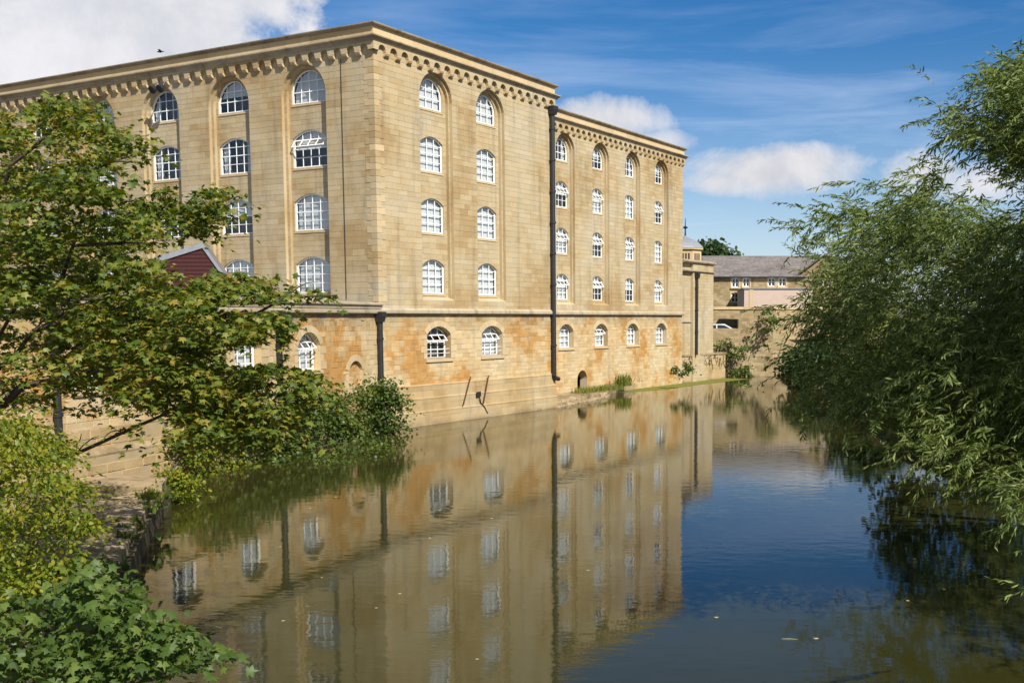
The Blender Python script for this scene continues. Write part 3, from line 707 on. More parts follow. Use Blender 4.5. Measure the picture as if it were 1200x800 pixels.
for k, o in enumerate(gX):
    add_window(lowr, FX, o.xc, o.zb+.02, -.3, 1.66, 1.06, .54, 3, 4, k == 0, k < 2, ('full', 'full', 'side', 'half')[k], False); surround_part(lowr, FX, o, wr)
    sl_ = MB(); a, bb = o.xc-o.w/2-.12, o.xc+o.w/2+.12
    sl_.hexa([FX.p(a, o.zb-.16, .07), FX.p(bb, o.zb-.16, .07), FX.p(bb, o.zb-.16, -.3), FX.p(a, o.zb-.16, -.3), FX.p(a, o.zb-.03, .07), FX.p(bb, o.zb-.03, .07), FX.p(bb, o.zb+.018, -.3), FX.p(a, o.zb+.018, -.3)])
    link('sill', sl_.mesh('sill', 'dressed'), lowr)
surround_part(lowr, FX, niche, wr)
for px, r_ in ((-.28, .125), (-9.1, .11), (-21.1, .11)): downpipe(lowr, FX, px, .19, 1.9 if px > -15 else 1.3, 5.28, r_, True, False)

# ------------------------------------------------------------------ the set back wing
wing = thing('mill_building', 'narrower stone mill wing set back behind the tall black downpipe, four window columns', 'mill', F2.p(15.65, 0))
back = MB(); s_up = []; s_gr = []; rev = MB()
C2 = [23.05, 27.85, 32.65, 37.45]
g2 = [Op(c, 1.85, 3.42, 4.55, .5, .4) for c in C2]
arch_low = Op(25.15, 1.35, .3, 1.15, .62, .6); gops = g2+[arch_low]
facade(F2, C2, 15.7, 41.3, 2.4, 1.62, .32, .78, NDP, gops, wing, 0, -.6, C2, False, None, None, 0, back, s_up, s_gr, rev)
FE2 = Frame(F2.p(41.3, 0), -NR, UR)
wall_plane(FE2, 0, 12, -.6, 18.62, 0, [], .285, .8, back, s_up, rng)
link('masonry_backing', back.mesh('masonry_backing', 'mortar'), wing); link('reveals', rev.mesh('reveals', 'ashlar'), wing)
emit_stones(wing, {'ashlar': s_up, 'rubble': s_gr}, 40)
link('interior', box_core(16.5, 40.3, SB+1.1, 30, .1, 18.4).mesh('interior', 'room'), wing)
q = [CC+UR*r-NR*s for r, s in ((15.7, SB+.03), (41.27, SB+.03), (41.27, 34), (15.7, 34))]
rf = MB(); rf.hexa([p+ZV*18.66 for p in q]+[p+ZV*18.8 for p in q]); link('roof', rf.mesh('roof', 'lead'), wing)
b = MB(); P2 = [F2.p(15.7, 0), F2.p(41.3, 0)]
sweep(b, P2, [(-.05, 5.66), (.12, 5.66), (.19, 5.72), (.19, 5.86), (.05, 5.97), (-.05, 5.97)]); link('string_course', b.mesh('string_course', 'cornice'), wing)
corbel_table(wing, F2, 15.8, 41.3, .75)
parapet(wing, [F2.p(15.7, 0), F2.p(41.3, 0), F2.p(41.3, 0)-NR*8], step=1.8)
WOPEN = {(0, 1), (0, 0), (0, 2), (1, 1), (1, 2), (1, 0), (2, 1), (3, 0), (3, 2)}
sur = MB()
for ci, c in enumerate(C2):
    for ri, z in enumerate(ROWS): add_window(wing, F2, c, z, -NDP-.08, 1.62, 1.42, .32, 3, 4, (ci, ri) in WOPEN, False, wr.choice(['full', 'full', 'full', 'half']))
    add_window(wing, F2, c, TOPZ, -NDP-.08, 1.62, .66, .78, 3, 3, False, False, 'half' if ci % 2 else 'side')
    o = g2[ci]; add_window(wing, F2, c, o.zb+.02, -.33, 1.7, 1.1, .48, 3, 4, ci == 1, False, 'full', False); surround_part(wing, F2, o, wr)
    sl_ = MB(); a, bb = o.xc-o.w/2-.12, o.xc+o.w/2+.12
    sl_.hexa([F2.p(a, o.zb-.16, .07), F2.p(bb, o.zb-.16, .07), F2.p(bb, o.zb-.16, -.3), F2.p(a, o.zb-.16, -.3), F2.p(a, o.zb-.03, .07), F2.p(bb, o.zb-.03, .07), F2.p(bb, o.zb+.018, -.3), F2.p(a, o.zb+.018, -.3)])
    link('sill', sl_.mesh('sill', 'dressed'), wing)

# ------------------------------------------------------------------ annex at the far end of the wing
F3 = Frame(CC-NR*(SB+.25), UR, NR)
annex = thing('annex_building', 'low square stone annex with one black downpipe at the far end of the mill', 'building', F3.p(41.3, 2.0))
back = MB(); s3 = []
wall_plane(F3, 41.3, 43.4, -.3, 10.1, 0, [], .26, .62, back, s3, rng)
F3b = Frame(CC-NR*(SB+.0), UR, NR)
wall_plane(F3b, 43.4, 47.6, -.3, 10.1, 0, [], .26, .62, back, s3, rng)
F3e = Frame(F3b.p(47.6, 0), -NR, UR)
wall_plane(F3e, 0, 9, -.3, 10.1, 0, [], .26, .62, back, s3, rng)
link('masonry_backing', back.mesh('masonry_backing', 'mortar'), annex)
b = MB()
for a, vs in s3: b.add(*vs)
o = link('ashlar_facing', b.mesh('ashlar_facing', 'ashlar'), annex); o['kind'] = 'stuff'
b = MB(); pa = [F3b.p(41.35, 0), F3b.p(47.6, 0), F3b.p(47.6, 0)-NR*9]
sweep(b, pa, [(-.3, 9.35), (.08, 9.35), (.14, 9.42), (.14, 9.5), (-.3, 9.55)]); sweep(b, pa, [(-.3, 10.1), (.12, 10.1), (.2, 10.2), (.2, 10.28), (-.3, 10.42)])
link('cornice', b.mesh('cornice', 'cornice'), annex)
q = [F3b.p(x, 0, -d) for x, d in ((41.35, .3), (47.3, .3), (47.3, 8.9), (41.35, 8.9))]
rf = MB(); rf.hexa([p+ZV*10.1 for p in q]+[p+ZV*10.2 for p in q]); link('roof', rf.mesh('roof', 'lead'), annex)
downpipe(annex, F3b, 43.85, .15, 2.3, 8.8, .12, True, False)
bk_ = MB(); bk_.face([F3b.p(43.4, -.3, .0), F3b.p(43.4, 10.1, 0), F3b.p(43.4, 10.1, -.3), F3b.p(43.4, -.3, -.3)]); link('return', bk_.mesh('return', 'ashlar'), annex)
b = MB(); sweep(b, [F3.p(41.35, 0), F3.p(43.38, 0)], [(-.05, 5.1), (.1, 5.1), (.1, 5.2), (-.05, 5.25)]); link('string_course', b.mesh('string_course', 'cornice'), annex)

# ------------------------------------------------------------------ water, banks, ground
b = MB(); b.face([(-120, -80, 0), (90, -80, 0), (90, 125, 0), (-120, 125, 0)]); struct('river_water', b.mesh('river_water', 'water'))
def prism(pts, z0, z1, mat, name):
    b = MB(); n = len(pts)
    b.face([(x, y, z1) for x, y in pts])
    for i in range(n):
        (xa, ya), (xb, yb) = pts[i], pts[(i+1) % n]; b.face([(xa, ya, z0), (xb, yb, z0), (xb, yb, z1), (xa, ya, z1)])
    return struct(name, b.mesh(name, mat))
LB = [(-9.6, -80), (-9.2, 8), (-9.35, 16), (-9.8, 20.4), (-11.7, 25.6), (-13.75, 31.9), (-17.6, 32.7), (-16.6, 37), (-15.4, 42), (-14.2, 47), (-13.0, 52.0), (-14, 56), (-46, 74), (-46, 118), (-400, 118), (-400, -80)]
prism(LB, -1.5, .5, 'soil', 'left_bank')
RB = [(14.2, 101.8), (13.2, 80), (12.2, 60), (11.6, 46), (12.6, 36), (13.6, 26), (14.5, 10), (15, -80), (400, -80), (400, 101.8)]
prism(RB, -1.5, .65, 'soil', 'right_bank')
b = MB(); b.face([(-2500, 102.6, 3.4), (2500, 102.6, 3.4), (2500, 4000, 6), (-2500, 4000, 6)]); struct('ground', b.mesh('ground', 'field'))
# paved stone quay on the left
quay = struct('quay_paving', None); 
pr_ = random.Random(5)
def inside(x, y, P):
    c = False; j = len(P)-1
    for i in range(len(P)):
        if (P[i][1] > y) != (P[j][1] > y) and x < (P[j][0]-P[i][0])*(y-P[i][1])/(P[j][1]-P[i][1])+P[i][0]: c = not c
        j = i
    return c
def edge_x(y):
    pts = [p for p in LB[:6]]
    for (xa, ya), (xb, yb) in zip(pts[:-1], pts[1:]):
        if ya <= y <= yb: return xa+(xb-xa)*(y-ya)/(yb-ya)
    return -13.8
y = 17.0; row = 0
while y < 31.4:
    h = pr_.uniform(.9, 1.7)*(0.8 if y > 33 else 1.0); h *= 1.35; y1 = y+h if y+h < 31.2 else 32.3
    ex0, ex1 = edge_x(y)-.08, edge_x(y1)-.08; pos = 0
    while pos < (14 if y < 46 else 26):
        w = pr_.uniform(1.2, 2.9); g = .04
        za = .62+pr_.uniform(-.05, .07)+(0.12 if y < 32 else 0.0); tilt = pr_.uniform(-.02, .03)
        P = [(ex0-pos-w+g, y+g), (ex0-pos-g, y+g), (ex1-pos-g, y1-g), (ex1-pos-w+g, y1-g)]
        P = [(px+pr_.uniform(-.07, .07), py+pr_.uniform(-.05, .05)) for px, py in P]
        cx_, cy_ = sum(p[0] for p in P)/4, sum(p[1] for p in P)/4
        if (Vector((cx_, cy_, 0))-CC).dot(NX) > .7:
            b = MB(); z0 = -.4 if pos == 0 else .4; G = 5; dz = pr_.uniform(-.05, .06)
            def sp_(i, k_): 
                u_, v_ = i/(G-1), k_/(G-1); A = Vector((P[0][0], P[0][1], 0)).lerp(Vector((P[1][0], P[1][1], 0)), u_); B = Vector((P[3][0], P[3][1], 0)).lerp(Vector((P[2][0], P[2][1], 0)), u_); return A.lerp(B, v_)
            top = []
            for k_ in range(G):
                for i in range(G):
                    q_ = sp_(i, k_); ed = i in (0, G-1) or k_ in (0, G-1)
                    top.append((q_.x+pr_.uniform(-.035, .035), q_.y+pr_.uniform(-.035, .035), za+dz+tilt*(q_.x-cx_)+pr_.uniform(-.022, .022)-(.045 if ed else 0)))
            b.v = top[:]; b.f = [(k_*G+i, k_*G+i+1, (k_+1)*G+i+1, (k_+1)*G+i) for k_ in range(G-1) for i in range(G-1)]
            rim = [i for i in range(G)]+[k_*G+G-1 for k_ in range(1, G)]+[(G-1)*G+i for i in range(G-2, -1, -1)]+[k_*G for k_ in range(G-2, 0, -1)]
            n0 = len(b.v); b.v += [(top[i][0]+pr_.uniform(-.02, .02), top[i][1]+pr_.uniform(-.02, .02), z0) for i in rim]; nr = len(rim)
            b.f += [(rim[i], n0+i, n0+(i+1) % nr, rim[(i+1) % nr]) for i in range(nr)]; b.m = [0]*len(b.f)
            link('slab', b.mesh('slab', 'quay'), quay)
        pos += w
    y = y1; row += 1
# low stone ledge and quay wall in front of the wing
lp = [onz(646, 478), onz(672, 473), onz(700, 467.5), onz(713, 464)]; lq = [onz(716, 461.5), onz(722, 459.8), onz(745, 455.5), onz(790, 449.5), onz(850, 443)]
base = [FR.p(14.9, 0, .2)]+lp+lq
back_pts = [F3b.p(48.6, 0, -4), F3.p(47.0, 0, -1), F2.p(41, 0, -.4), F2.p(16, 0, -.4)]
ledge = thing('stone_ledge', 'low rough stone ledge along the foot of the set back mill wing', 'ledge', lp[1])
b = MB(); P = [FR.p(15.2, 0, -.1)]+lp+[onz(716, 461.5), F2.p(30, 0, -.3), F2.p(16, 0, -.3)]
b.face([p+ZV*.34 for p in P])
for p, q in zip(P, P[1:]+P[:1]): b.face([p-ZV*.8, q-ZV*.8, q+ZV*.34, p+ZV*.34])
link('core', b.mesh('core', 'quay'), ledge)
def rock(c, X, Nn, l, d, h, r, mat):
    b = MB(); n = 8; vs = []
    for zz, k in ((0, 1.0), (.55, 1.02), (1.0, .86)):
        for i in range(n):
            a = 2*math.pi*(i+.5)/n; cx = math.copysign(abs(math.cos(a))**.55, math.cos(a))*l/2*k; cy = math.copysign(abs(math.sin(a))**.55, math.sin(a))*d/2*k
            vs.append(c+X*(cx+r.uniform(-.03, .03))+Nn*(cy+r.uniform(-.03, .03))+ZV*(zz*h+r.uniform(-.02, .02)))
    fs = [tuple(range(n))[::-1], tuple(range(2*n, 3*n))]
    for q in (0, n): fs += [(q+i, q+(i+1) % n, q+n+(i+1) % n, q+n+i) for i in range(n)]
    b.add(vs, fs); return b.mesh('rock', mat)
for a, c in zip(lp[:-1], lp[1:]):
    L = (c-a).length; X = (c-a).normalized(); Nn = Vector((X.y, -X.x, 0)); t = 0
    while t < L:
        l = pr_.uniform(.45, 1.0)
        for lev in range(2):
            h = pr_.uniform(.2, .3)
            link('stone', rock(a+X*(t+l/2)+ZV*(-.12+lev*.24)-Nn*(.1+.12*lev), X, Nn, l*.97, .6, h, pr_, 'quay'), ledge)
        t += l
qw = thing('quay_wall', 'pale stone quay wall with dry creeper marks at the water by the annex', 'wall', lq[-1])
b = MB(); tops = [.5, .75, 1.1, 1.75, 2.5]
path = lq; backq = [F2.p(30, 0, -.25), F2.p(36, 0, -.25), F2.p(41.2, 0, -.25), F3b.p(44, 0, -.2), F3b.p(50, 0, -6)]
for i in range(len(path)-1):
    p, q, bp, bq = path[i], path[i+1], backq[i], backq[i+1]
    b.face([p-ZV*.8, q-ZV*.8, q+ZV*tops[i+1], p+ZV*tops[i]])
# stepped: low run, then the high block in front of the annex
b = MB()
def runs(p, q, z, t):
    d = (q-p).normalized(); n = Vector((d.y, -d.x, 0)); b.hexa([p-ZV*.8, q-ZV*.8, q-n*t-ZV*.8, p-n*t-ZV*.8, p+ZV*z, q+ZV*z, q-n*t+ZV*z, p-n*t+ZV*z])
qm = path[3]+(path[4]-path[3])*.12
for i in range(3): runs(path[i], path[i+1], .42+.06*i, 2.6)
runs(path[3], qm, .6, 2.6)
link('core', b.mesh('core', 'quay'), qw)
dq = (path[4]-qm); FQ = Frame(qm, dq.normalized(), Vector((dq.y, -dq.x, 0)).normalized()); LQ = dq.length
bk = MB(); sq = []
wall_plane(FQ, 0, LQ, -.6, 2.2, 0, [], .3, .75, bk, sq, rng, .012, .01)
FQe = Frame(path[4], -FQ.n, FQ.X); wall_plane(FQe, 0, 8, -.6, 2.2, 0, [], .3, .75, bk, sq, rng, .012, .01)
FQs = Frame(qm-FQ.n*3, FQ.n, -FQ.X); wall_plane(FQs, 0, 3, -.6, 2.2, 0, [], .3, .75, bk, sq, rng, .012, .01)
bk.face([FQ.p(0, 2.19, -.02), FQ.p(LQ, 2.19, -.02), FQ.p(LQ, 2.19, -8), FQ.p(0, 2.19, -8)])
link('masonry_backing', bk.mesh('masonry_backing', 'mortar'), qw)
for a, vs in sq:
    m_ = MB(); m_.add(*vs); link('stone', m_.mesh('stone', 'plinth'), qw)
for pc in pieces([FQ.p(-.05, 0), FQ.p(LQ, 0), FQ.p(LQ, 0)-FQ.n*7], 1.3):
    m_ = MB(); sweep(m_, pc, [(-.6, 2.2), (.07, 2.2), (.07, 2.36), (-.6, 2.38)]); link('coping_stone', m_.mesh('coping_stone', 'quay'), qw)
for i in range(3):
    a, c = path[i], path[i+1]; L = (c-a).length; X = (c-a).normalized(); Nn = Vector((X.y, -X.x, 0)); t = 0
    while t < L:
        l = pr_.uniform(.5, 1.3); link('stone', rock(a+X*(t+l/2)+ZV*(.40+.06*i)-Nn*pr_.uniform(.3, .5), X, Nn, l*.95, .75, pr_.uniform(.14, .34), pr_, 'quay'), qw); t += l
# creeper scribble on the quay wall
cr = MB(); r2 = random.Random(9)
x = .4
while x < LQ-.2:
    z = 1.95+r2.uniform(-.2, .1); pts = [FQ.p(x, z, .02)]
    for k in range(r2.randint(3, 6)):
        x2 = pts[-1]+FQ.X*r2.uniform(-.25, .5)+ZV*r2.uniform(-.5, .35)
        x2.z = min(2.15, max(.9, x2.z)); pts.append(x2)
    cr.tube(pts, .03, 5); x += r2.uniform(.25, .6)
link('dry_creeper', cr.mesh('dry_creeper', 'scrub'), qw)
al = MB(); pa = [lq[1], lq[2], lq[3], lq[4]]
off = offset_path(pa, 2.4); off[0] = pa[0].copy()+Vector((.2, -.2, 0)); off[1] = pa[1]+(off[1]-pa[1])*1.0
al.face([p+ZV*.006 for p in pa]+[p+ZV*.006 for p in off[::-1]])
o = link('duckweed', al.mesh('duckweed', 'algae')); tag(o, 'yellow green duckweed film on the water along the quay wall', 'duckweed', None, 'stuff')

# ------------------------------------------------------------------ red clad gable on the ledge
GY = 47.0; gA, gR_, gL_ = at(238, 288, GY), at(262, 322, GY), at(200, 300, GY)
gab = thing('gabled_dormer', 'dark red boarded gable with grey verge rising in front of the left mill wall', 'dormer', (gA.x, GY, 6.0))
FG = Frame((0, GY, 0), (1, 0, 0), (0, -1, 0))
sR = (gA.z-gR_.z)/(gR_.x-gA.x); sL = (gA.z-gL_.z)/(gA.x-gL_.x); xl = gA.x-2.9
gr = lambda z: gA.x+(gA.z-z)/sR
gl = lambda z: max(xl, gA.x-(gA.z-z)/sL)
clad = MB(); z = 6.02
while z < gA.z-.03:
    z1 = min(z+.17, gA.z-.02)
    clad.hexa([FG.p(gl(z), z, .04), FG.p(gr(z), z, .04), FG.p(gr(z), z, -.03), FG.p(gl(z), z, -.03), FG.p(gl(z1), z1, .008), FG.p(gr(z1), z1, .008), FG.p(gr(z1), z1, -.03), FG.p(gl(z1), z1, -.03)])
    z = z1
link('cladding', clad.mesh('cladding', 'redboard'), gab)['kind'] = 'stuff'
for xe, ze in ((xl-.1, gA.z-sL*(gA.x-xl+.1)), (gr(6.05), 6.05)):
    def q(t, dz, d): return FG.p(xe+(gA.x-xe)*t, ze+(gA.z-ze)*t+dz, d)
    rb = MB(); rb.hexa([q(0, -.02, .06), q(1, -.02, .06), q(1, -.02, -.5), q(0, -.02, -.5), q(0, .1, .06), q(1, .1, .06), q(1, .1, -.5), q(0, .1, -.5)])
    link('roof_slope', rb.mesh('roof_slope', 'slate'), gab)
    vb = MB(); vb.hexa([q(0, -.1, .09), q(1, -.1, .09), q(1, -.1, .063), q(0, -.1, .063), q(0, .12, .09), q(1, .12, .09), q(1, .12, .063), q(0, .12, .063)]); link('verge_board', vb.mesh('verge_board', 'lead'), gab)
b = MB(); b.face([FG.p(xl, 6.02, -.48), FG.p(gr(6.02), 6.02, -.48), FG.p(gA.x, gA.z-.03, -.48), FG.p(xl, gA.z-sL*2.9, -.48)]); b.face([FG.p(xl, 6.02, 0), FG.p(xl, 6.02, -.48), FG.p(xl, gA.z-sL*2.9, -.48), FG.p(xl, gA.z-sL*2.9, 0)])
link('back_boarding', b.mesh('back_boarding', 'redboard'), gab)

# ------------------------------------------------------------------ poles leaning at the foot of the mill wall
for k, (u0, v0, u1, v1, lab) in enumerate([(543.0, 474.5, 551.5, 441.5, 'thin rusty rod leaning against the mill plinth, farther left of two'), (566.5, 473, 572.5, 440, 'thin rusty rod leaning beside the dark drain hole in the mill plinth')]):
    def onR(u, v, d):
        dr = ray(u, v); P = FR.p(0, 0, d); t = (P-Vector((0, 0, CAMH))).dot(NR)/dr.dot(NR); return Vector((0, 0, CAMH))+dr*t
    b = MB(); b.tube([onR(u0, v0, .3), onR(u1, v1, .14)], .035, 7); tag(link('leaning_rod', b.mesh('leaning_rod', 'rust')), lab, 'rod', 'rods leaning on the plinth')
b = MB(); c = onR(561, 461, .235); b.hexa([c+UR*a+ZV*z+NR*d for z in (-.16, .1) for a, d in ((-.2, .015), (.2, .015), (.2, -.02), (-.2, -.02))]); link('painted_drain_hole', b.mesh('painted_drain_hole', 'iron'), mill)  # solid dark block, its colour stands in for the shade inside the hole
b = MB(); c0, c1 = onR(562, 466, .24), onR(570, 484, .24)
prv = c0
for k in range(1, 7):
    nx = c0.lerp(c1, k/6)+UR*pr_.uniform(-.12, .12); b.tube([prv, nx], .035, 5); prv = nx
link('crack', b.mesh('crack', 'scrub'), mill)

# ------------------------------------------------------------------ far side: retaining wall, house, car, turret
fw_ = thing('retaining_wall', 'old rubble retaining wall with an opening, ivy hanging down it above the water', 'wall', (10, 102, 0))
F4 = Frame((0, 102.0, 0), (1, 0, 0), (0, -1, 0))
bk = MB(); s4 = []
opw = Op(6.9, 6.4, 4.45, 5.35, .05, .6)
wall_plane(F4, -2, 13.4, -.6, 6.25, 0, [opw], .27, .5, bk, s4, rng, .012, .012); reveal(bk, F4, opw, 0, .6)
e = Vector((.93, .37, 0)).normalized(); F4b = Frame((13.4, 102, 0), e, Vector((e.y, -e.x, 0)))
wall_plane(F4b, 0, 14, -.6, 6.25, 0, [], .27, .5, bk, s4, rng, .012, .012)
bk.face([(-2, 102.02, 6.24), (13.4, 102.02, 6.24), (13.4, 102.6, 6.24), (-2, 102.6, 6.24)]); 
link('masonry_backing', bk.mesh('masonry_backing', 'mortar'), fw_)
b = MB()
for a, vs in s4: b.add(*vs)
o = link('stone_facing', b.mesh('stone_facing', 'farwall'), fw_); o['kind'] = 'stuff'
for pc in pieces([Vector((-2, 102, 0)), Vector((13.4, 102, 0)), F4b.p(14, 0)], 1.4):
    b = MB(); sweep(b, pc, [(-.65, 6.26), (.1, 6.26), (.1, 6.5), (-.65, 6.52)]); link('coping_stone', b.mesh('coping_stone', 'dressed'), fw_)
HY = 124.0
def hx(u): return at(u, 330, HY).x
house = thing('stone_house', 'long two storey stone house with grey slate roof beyond the retaining wall', 'house', (hx(900), HY, 3.4))
F5 = Frame((0, HY, 0), (1, 0, 0), (0, -1, 0)); bk = MB(); s5 = []
zE = at(890, 323, HY).z; zR = at(890, 301, HY+4).z
hw = []
for (u0, u1, v0, v1) in ((857.5, 866.0, 326, 336.5), (870.5, 878.5, 326, 336), (900, 908.5, 325.5, 335.5), (912.5, 921, 325.5, 335.5), (857, 865.5, 343.5, 354)):
    a, c = at(u0, v1, HY), at(u1, v0, HY); hw.append((a.x, c.x, a.z, c.z))
hops = [Op((a+c)/2, c-a, z0, z1-.02, .02) for a, c, z0, z1 in hw]
x0h, x1h = hx(815), hx(938)
wall_plane(F5, x0h, x1h, 3.4, zE, 0, hops, .25, .5, bk, s5, rng, .014, .012)
for o in hops: reveal(bk, F5, o, 0, .25)
# gable wing on the right, turned towards the light
e = Vector((.94, -.34, 0)).normalized(); F6 = Frame((x1h, HY, 0), e, Vector((e.y, -e.x, 0)))
gwl = 5.2
gz = zE+.1; gp = at(966, 306, HY-1).z
for k in range(12):
    za = 3.4+(gz-3.4)*k/12
wall_plane(F6, 0, gwl, 3.4, gz, 0, [Op(3.0, .95, at(960, 336, HY-1).z, at(960, 326, HY-1).z-.02, .02)], .25, .5, bk, s5, rng, .014, .012)
bk.face([F6.p(0, gz, 0), F6.p(gwl, gz, 0), F6.p(gwl*.55, gp+.6, 0)])
link('masonry_backing', bk.mesh('masonry_backing', 'farwall'), house)
b = MB()
for a, vs in s5: b.add(*vs)
o = link('stone_facing', b.mesh('stone_facing', 'farwall'), house); o['kind'] = 'stuff'
# slates in courses, each course overlapping the one below
rfm = MB(); nC = 14
for k in range(nC):
    t0, t1 = k/nC, (k+1)/nC+.03; xx = x0h
    while xx < x1h+1.5:
        wsl = .55+pr_.uniform(-.1, .1); j = pr_.uniform(-.012, .012)
        A = lambda t, lift: (HY-.35+(4.35)*t, zE-.15+(zR-zE+.15)*t+lift)
        y0, z0 = A(t0, .06+j); y1, z1 = A(min(1, t1), .02); y0b, z0b = A(t0, -.0)
        rfm.face([(xx+.008, y0, z0), (xx+wsl-.008, y0, z0), (xx+wsl-.008, y1, z1), (xx+.008, y1, z1)]); rfm.face([(xx+.008, y0b, z0b), (xx+wsl-.008, y0b, z0b), (xx+wsl-.008, y0, z0), (xx+.008, y0, z0)])
        xx += wsl
o = link('roof_slates', rfm.mesh('roof_slates', 'slate'), house); o['kind'] = 'stuff'
b = MB(); b.hexa([(x0h, HY-.3, zE-.18), (x1h+1.5, HY-.3, zE-.18), (x1h+1.5, HY+8.3, zE-.18), (x0h, HY+8.3, zE-.18), (x0h, HY+4.0, zR-.06), (x1h+1.5, HY+4.0, zR-.06), (x1h+1.5, HY+4.1, zR-.06), (x0h, HY+4.1, zR-.06)])
b.tube([(x0h, HY+4.05, zR), (x1h+1.5, HY+4.05, zR)], .13, 8); link('roof', b.mesh('roof', 'slate'), house)
b = MB()
for sg in (0, 1):
    xe = -.4 if sg == 0 else gwl+.4
    A0, A1 = F6.p(xe, gz-.12, .25), F6.p(gwl*.55, gp+.75, .25); b.hexa([A0, A1, A1-F6.n*5, A0-F6.n*5, A0+ZV*.15, A1+ZV*.15, A1-F6.n*5+ZV*.15, A0-F6.n*5+ZV*.15])
link('wing_roof', b.mesh('wing_roof', 'slate'), house)
b = MB(); b.tube([(x0h, HY-.42, zE-.16), (x1h, HY-.42, zE-.16)], .07, 8); link('gutter', b.mesh('gutter', 'iron'), house)
def small_window(root, F, x0, x1, z0, z1, d):
    w, h = x1-x0, z1-z0; b = MB(); f = .09
    P = lambda x, z, dd: F.p(x0+x, z0+z, d+dd)
    def bx(xa, xb, za, zb, da, db): b.hexa([P(xa, za, da), P(xb, za, da), P(xb, za, db), P(xa, za, db), P(xa, zb, da), P(xb, zb, da), P(xb, zb, db), P(xa, zb, db)])
    bx(0, w, 0, f, .03, -.05); bx(0, w, h-f, h, .03, -.05); bx(0, f, f, h-f, .03, -.05); bx(w-f, w, f, h-f, .03, -.05)
    bx(w/2-.05, w/2+.05, f, h-f, .02, -.05); bx(f, w-f, h*.5-.03, h*.5+.03, .015, -.05)
    o = link('window', b.mesh('window', 'white'), root)
    g = MB(); g.face([P(f, f, -.03), P(w-f, f, -.03), P(w-f, h-f, -.03), P(f, h-f, -.03)]); link('pane', g.mesh('pane', 'darkglass'), o)
    s = MB(); s.hexa([P(-.15, -.16, .3), P(w+.15, -.16, .3), P(w+.15, -.16, -.1), P(-.15, -.16, -.1), P(-.15, -.03, .3), P(w+.15, -.03, .3), P(w+.15, -.0, -.1), P(-.15, -.0, -.1)]); link('sill', s.mesh('sill', 'dressed'), o)
    s = MB()
    for xa, xb, za, zb in ((-.16, -.01, 0, h), (w+.01, w+.16, 0, h), (-.16, w+.16, h+.01, h+.2)):
        s.hexa([P(xa, za, .16), P(xb, za, .16), P(xb, za, 0.05), P(xa, za, .05), P(xa, zb, .16), P(xb, zb, .16), P(xb, zb, .05), P(xa, zb, .05)])
    link('frame_stone', s.mesh('frame_stone', 'dressed'), o)
for a, c, z0, z1 in hw: small_window(house, F5, a, c, z0, z1, -.13)
small_window(house, F6, 2.55, 3.45, at(960, 336, HY-1).z, at(960, 326, HY-1).z, -.13)
link('end_wall', (lambda b: (b.face([(x0h, HY, 3.4), (x0h, HY+8, 3.4), (x0h, HY+8, zE), (x0h, HY+4, zR), (x0h, HY, zE)]), b.face([(x1h, HY+8, 3.4), (x0h, HY+8, 3.4), (x0h, HY+8, zE), (x1h, HY+8, zE)]), b.mesh('end_wall', 'farwall'))[-1])(MB()), house)
# rendered lean-to in front of the house
PY = 116.0; pa, pc_ = at(872, 361, PY), at(952, 338.5, PY)
ext = thing('rendered_outbuilding', 'plain pinkish rendered outbuilding in front of the stone house', 'outbuilding', (pa.x, PY, 3.4))
b = MB(); b.box((pa.x, PY, 3.4), (pc_.x, HY-.35, pc_.z)); link('wall', b.mesh('wall', 'render'), ext)
b = MB(); b.box((pa.x-.12, PY-.12, pc_.z), (pc_.x+.1, HY-.3, pc_.z+.12)); link('roof', b.mesh('roof', 'lead'), ext)
b = MB(); b.box((pa.x+.55, PY-.05, 3.4), (pa.x+.95, PY-.002, pc_.z-.003)); link('pilaster', b.mesh('pilaster', 'dressed'), ext)
# parked car seen through the opening of the wall
def car(root):
    prof = [(-2.1, .35), (-2.15, .75), (-1.95, .95), (-1.3, 1.02), (-.75, 1.42), (.75, 1.46), (1.55, 1.02), (2.05, .9), (2.12, .4)]
    b = MB(); n = len(prof)
    for s, yy in ((0, -.82), (1, .82)):
        b.v += [(x, yy*(.82 if z > 1.1 else 1), z) for x, z in prof]
    b.f += [tuple(range(n))[::-1], tuple(range(n, 2*n))]+[(i, (i+1) % n, n+(i+1) % n, n+i) for i in range(n)]; b.m = [0]*len(b.f)
    link('body', b.mesh('body', 'carpaint'), root)
    for yy in (-.835, .835):
        for xa, xb in ((-1.0, -.06), (.04, 1.15)):
            w = MB(); k = .82 if 1 else 1
            w.face([(xa-.15 if xa < -.5 else xa, yy*.99, 1.04), (xb+.12 if xb > .5 else xb, yy*.99, 1.04), (xb-.45 if xb > .5 else xb, yy*.84, 1.36), (xa+.3 if xa < -.5 else xa, yy*.84, 1.36)]); link('side_window', w.mesh('side_window', 'darkglass'), root)
    for xx in (-1.3, 1.3):
        for yy in (-.78, .78):
            w = MB(); w.tube([(xx, yy-.1, .33), (xx, yy+.1, .33)], .33, 14); link('wheel', w.mesh('wheel', 'tyre'), root)
cr_ = thing('parked_car', 'silver parked car glimpsed through the opening in the retaining wall', 'car', (8.3, 105.6, 3.42))
for_car = cr_; cr_['_w'] = ()
del cr_['_w']; car(cr_)
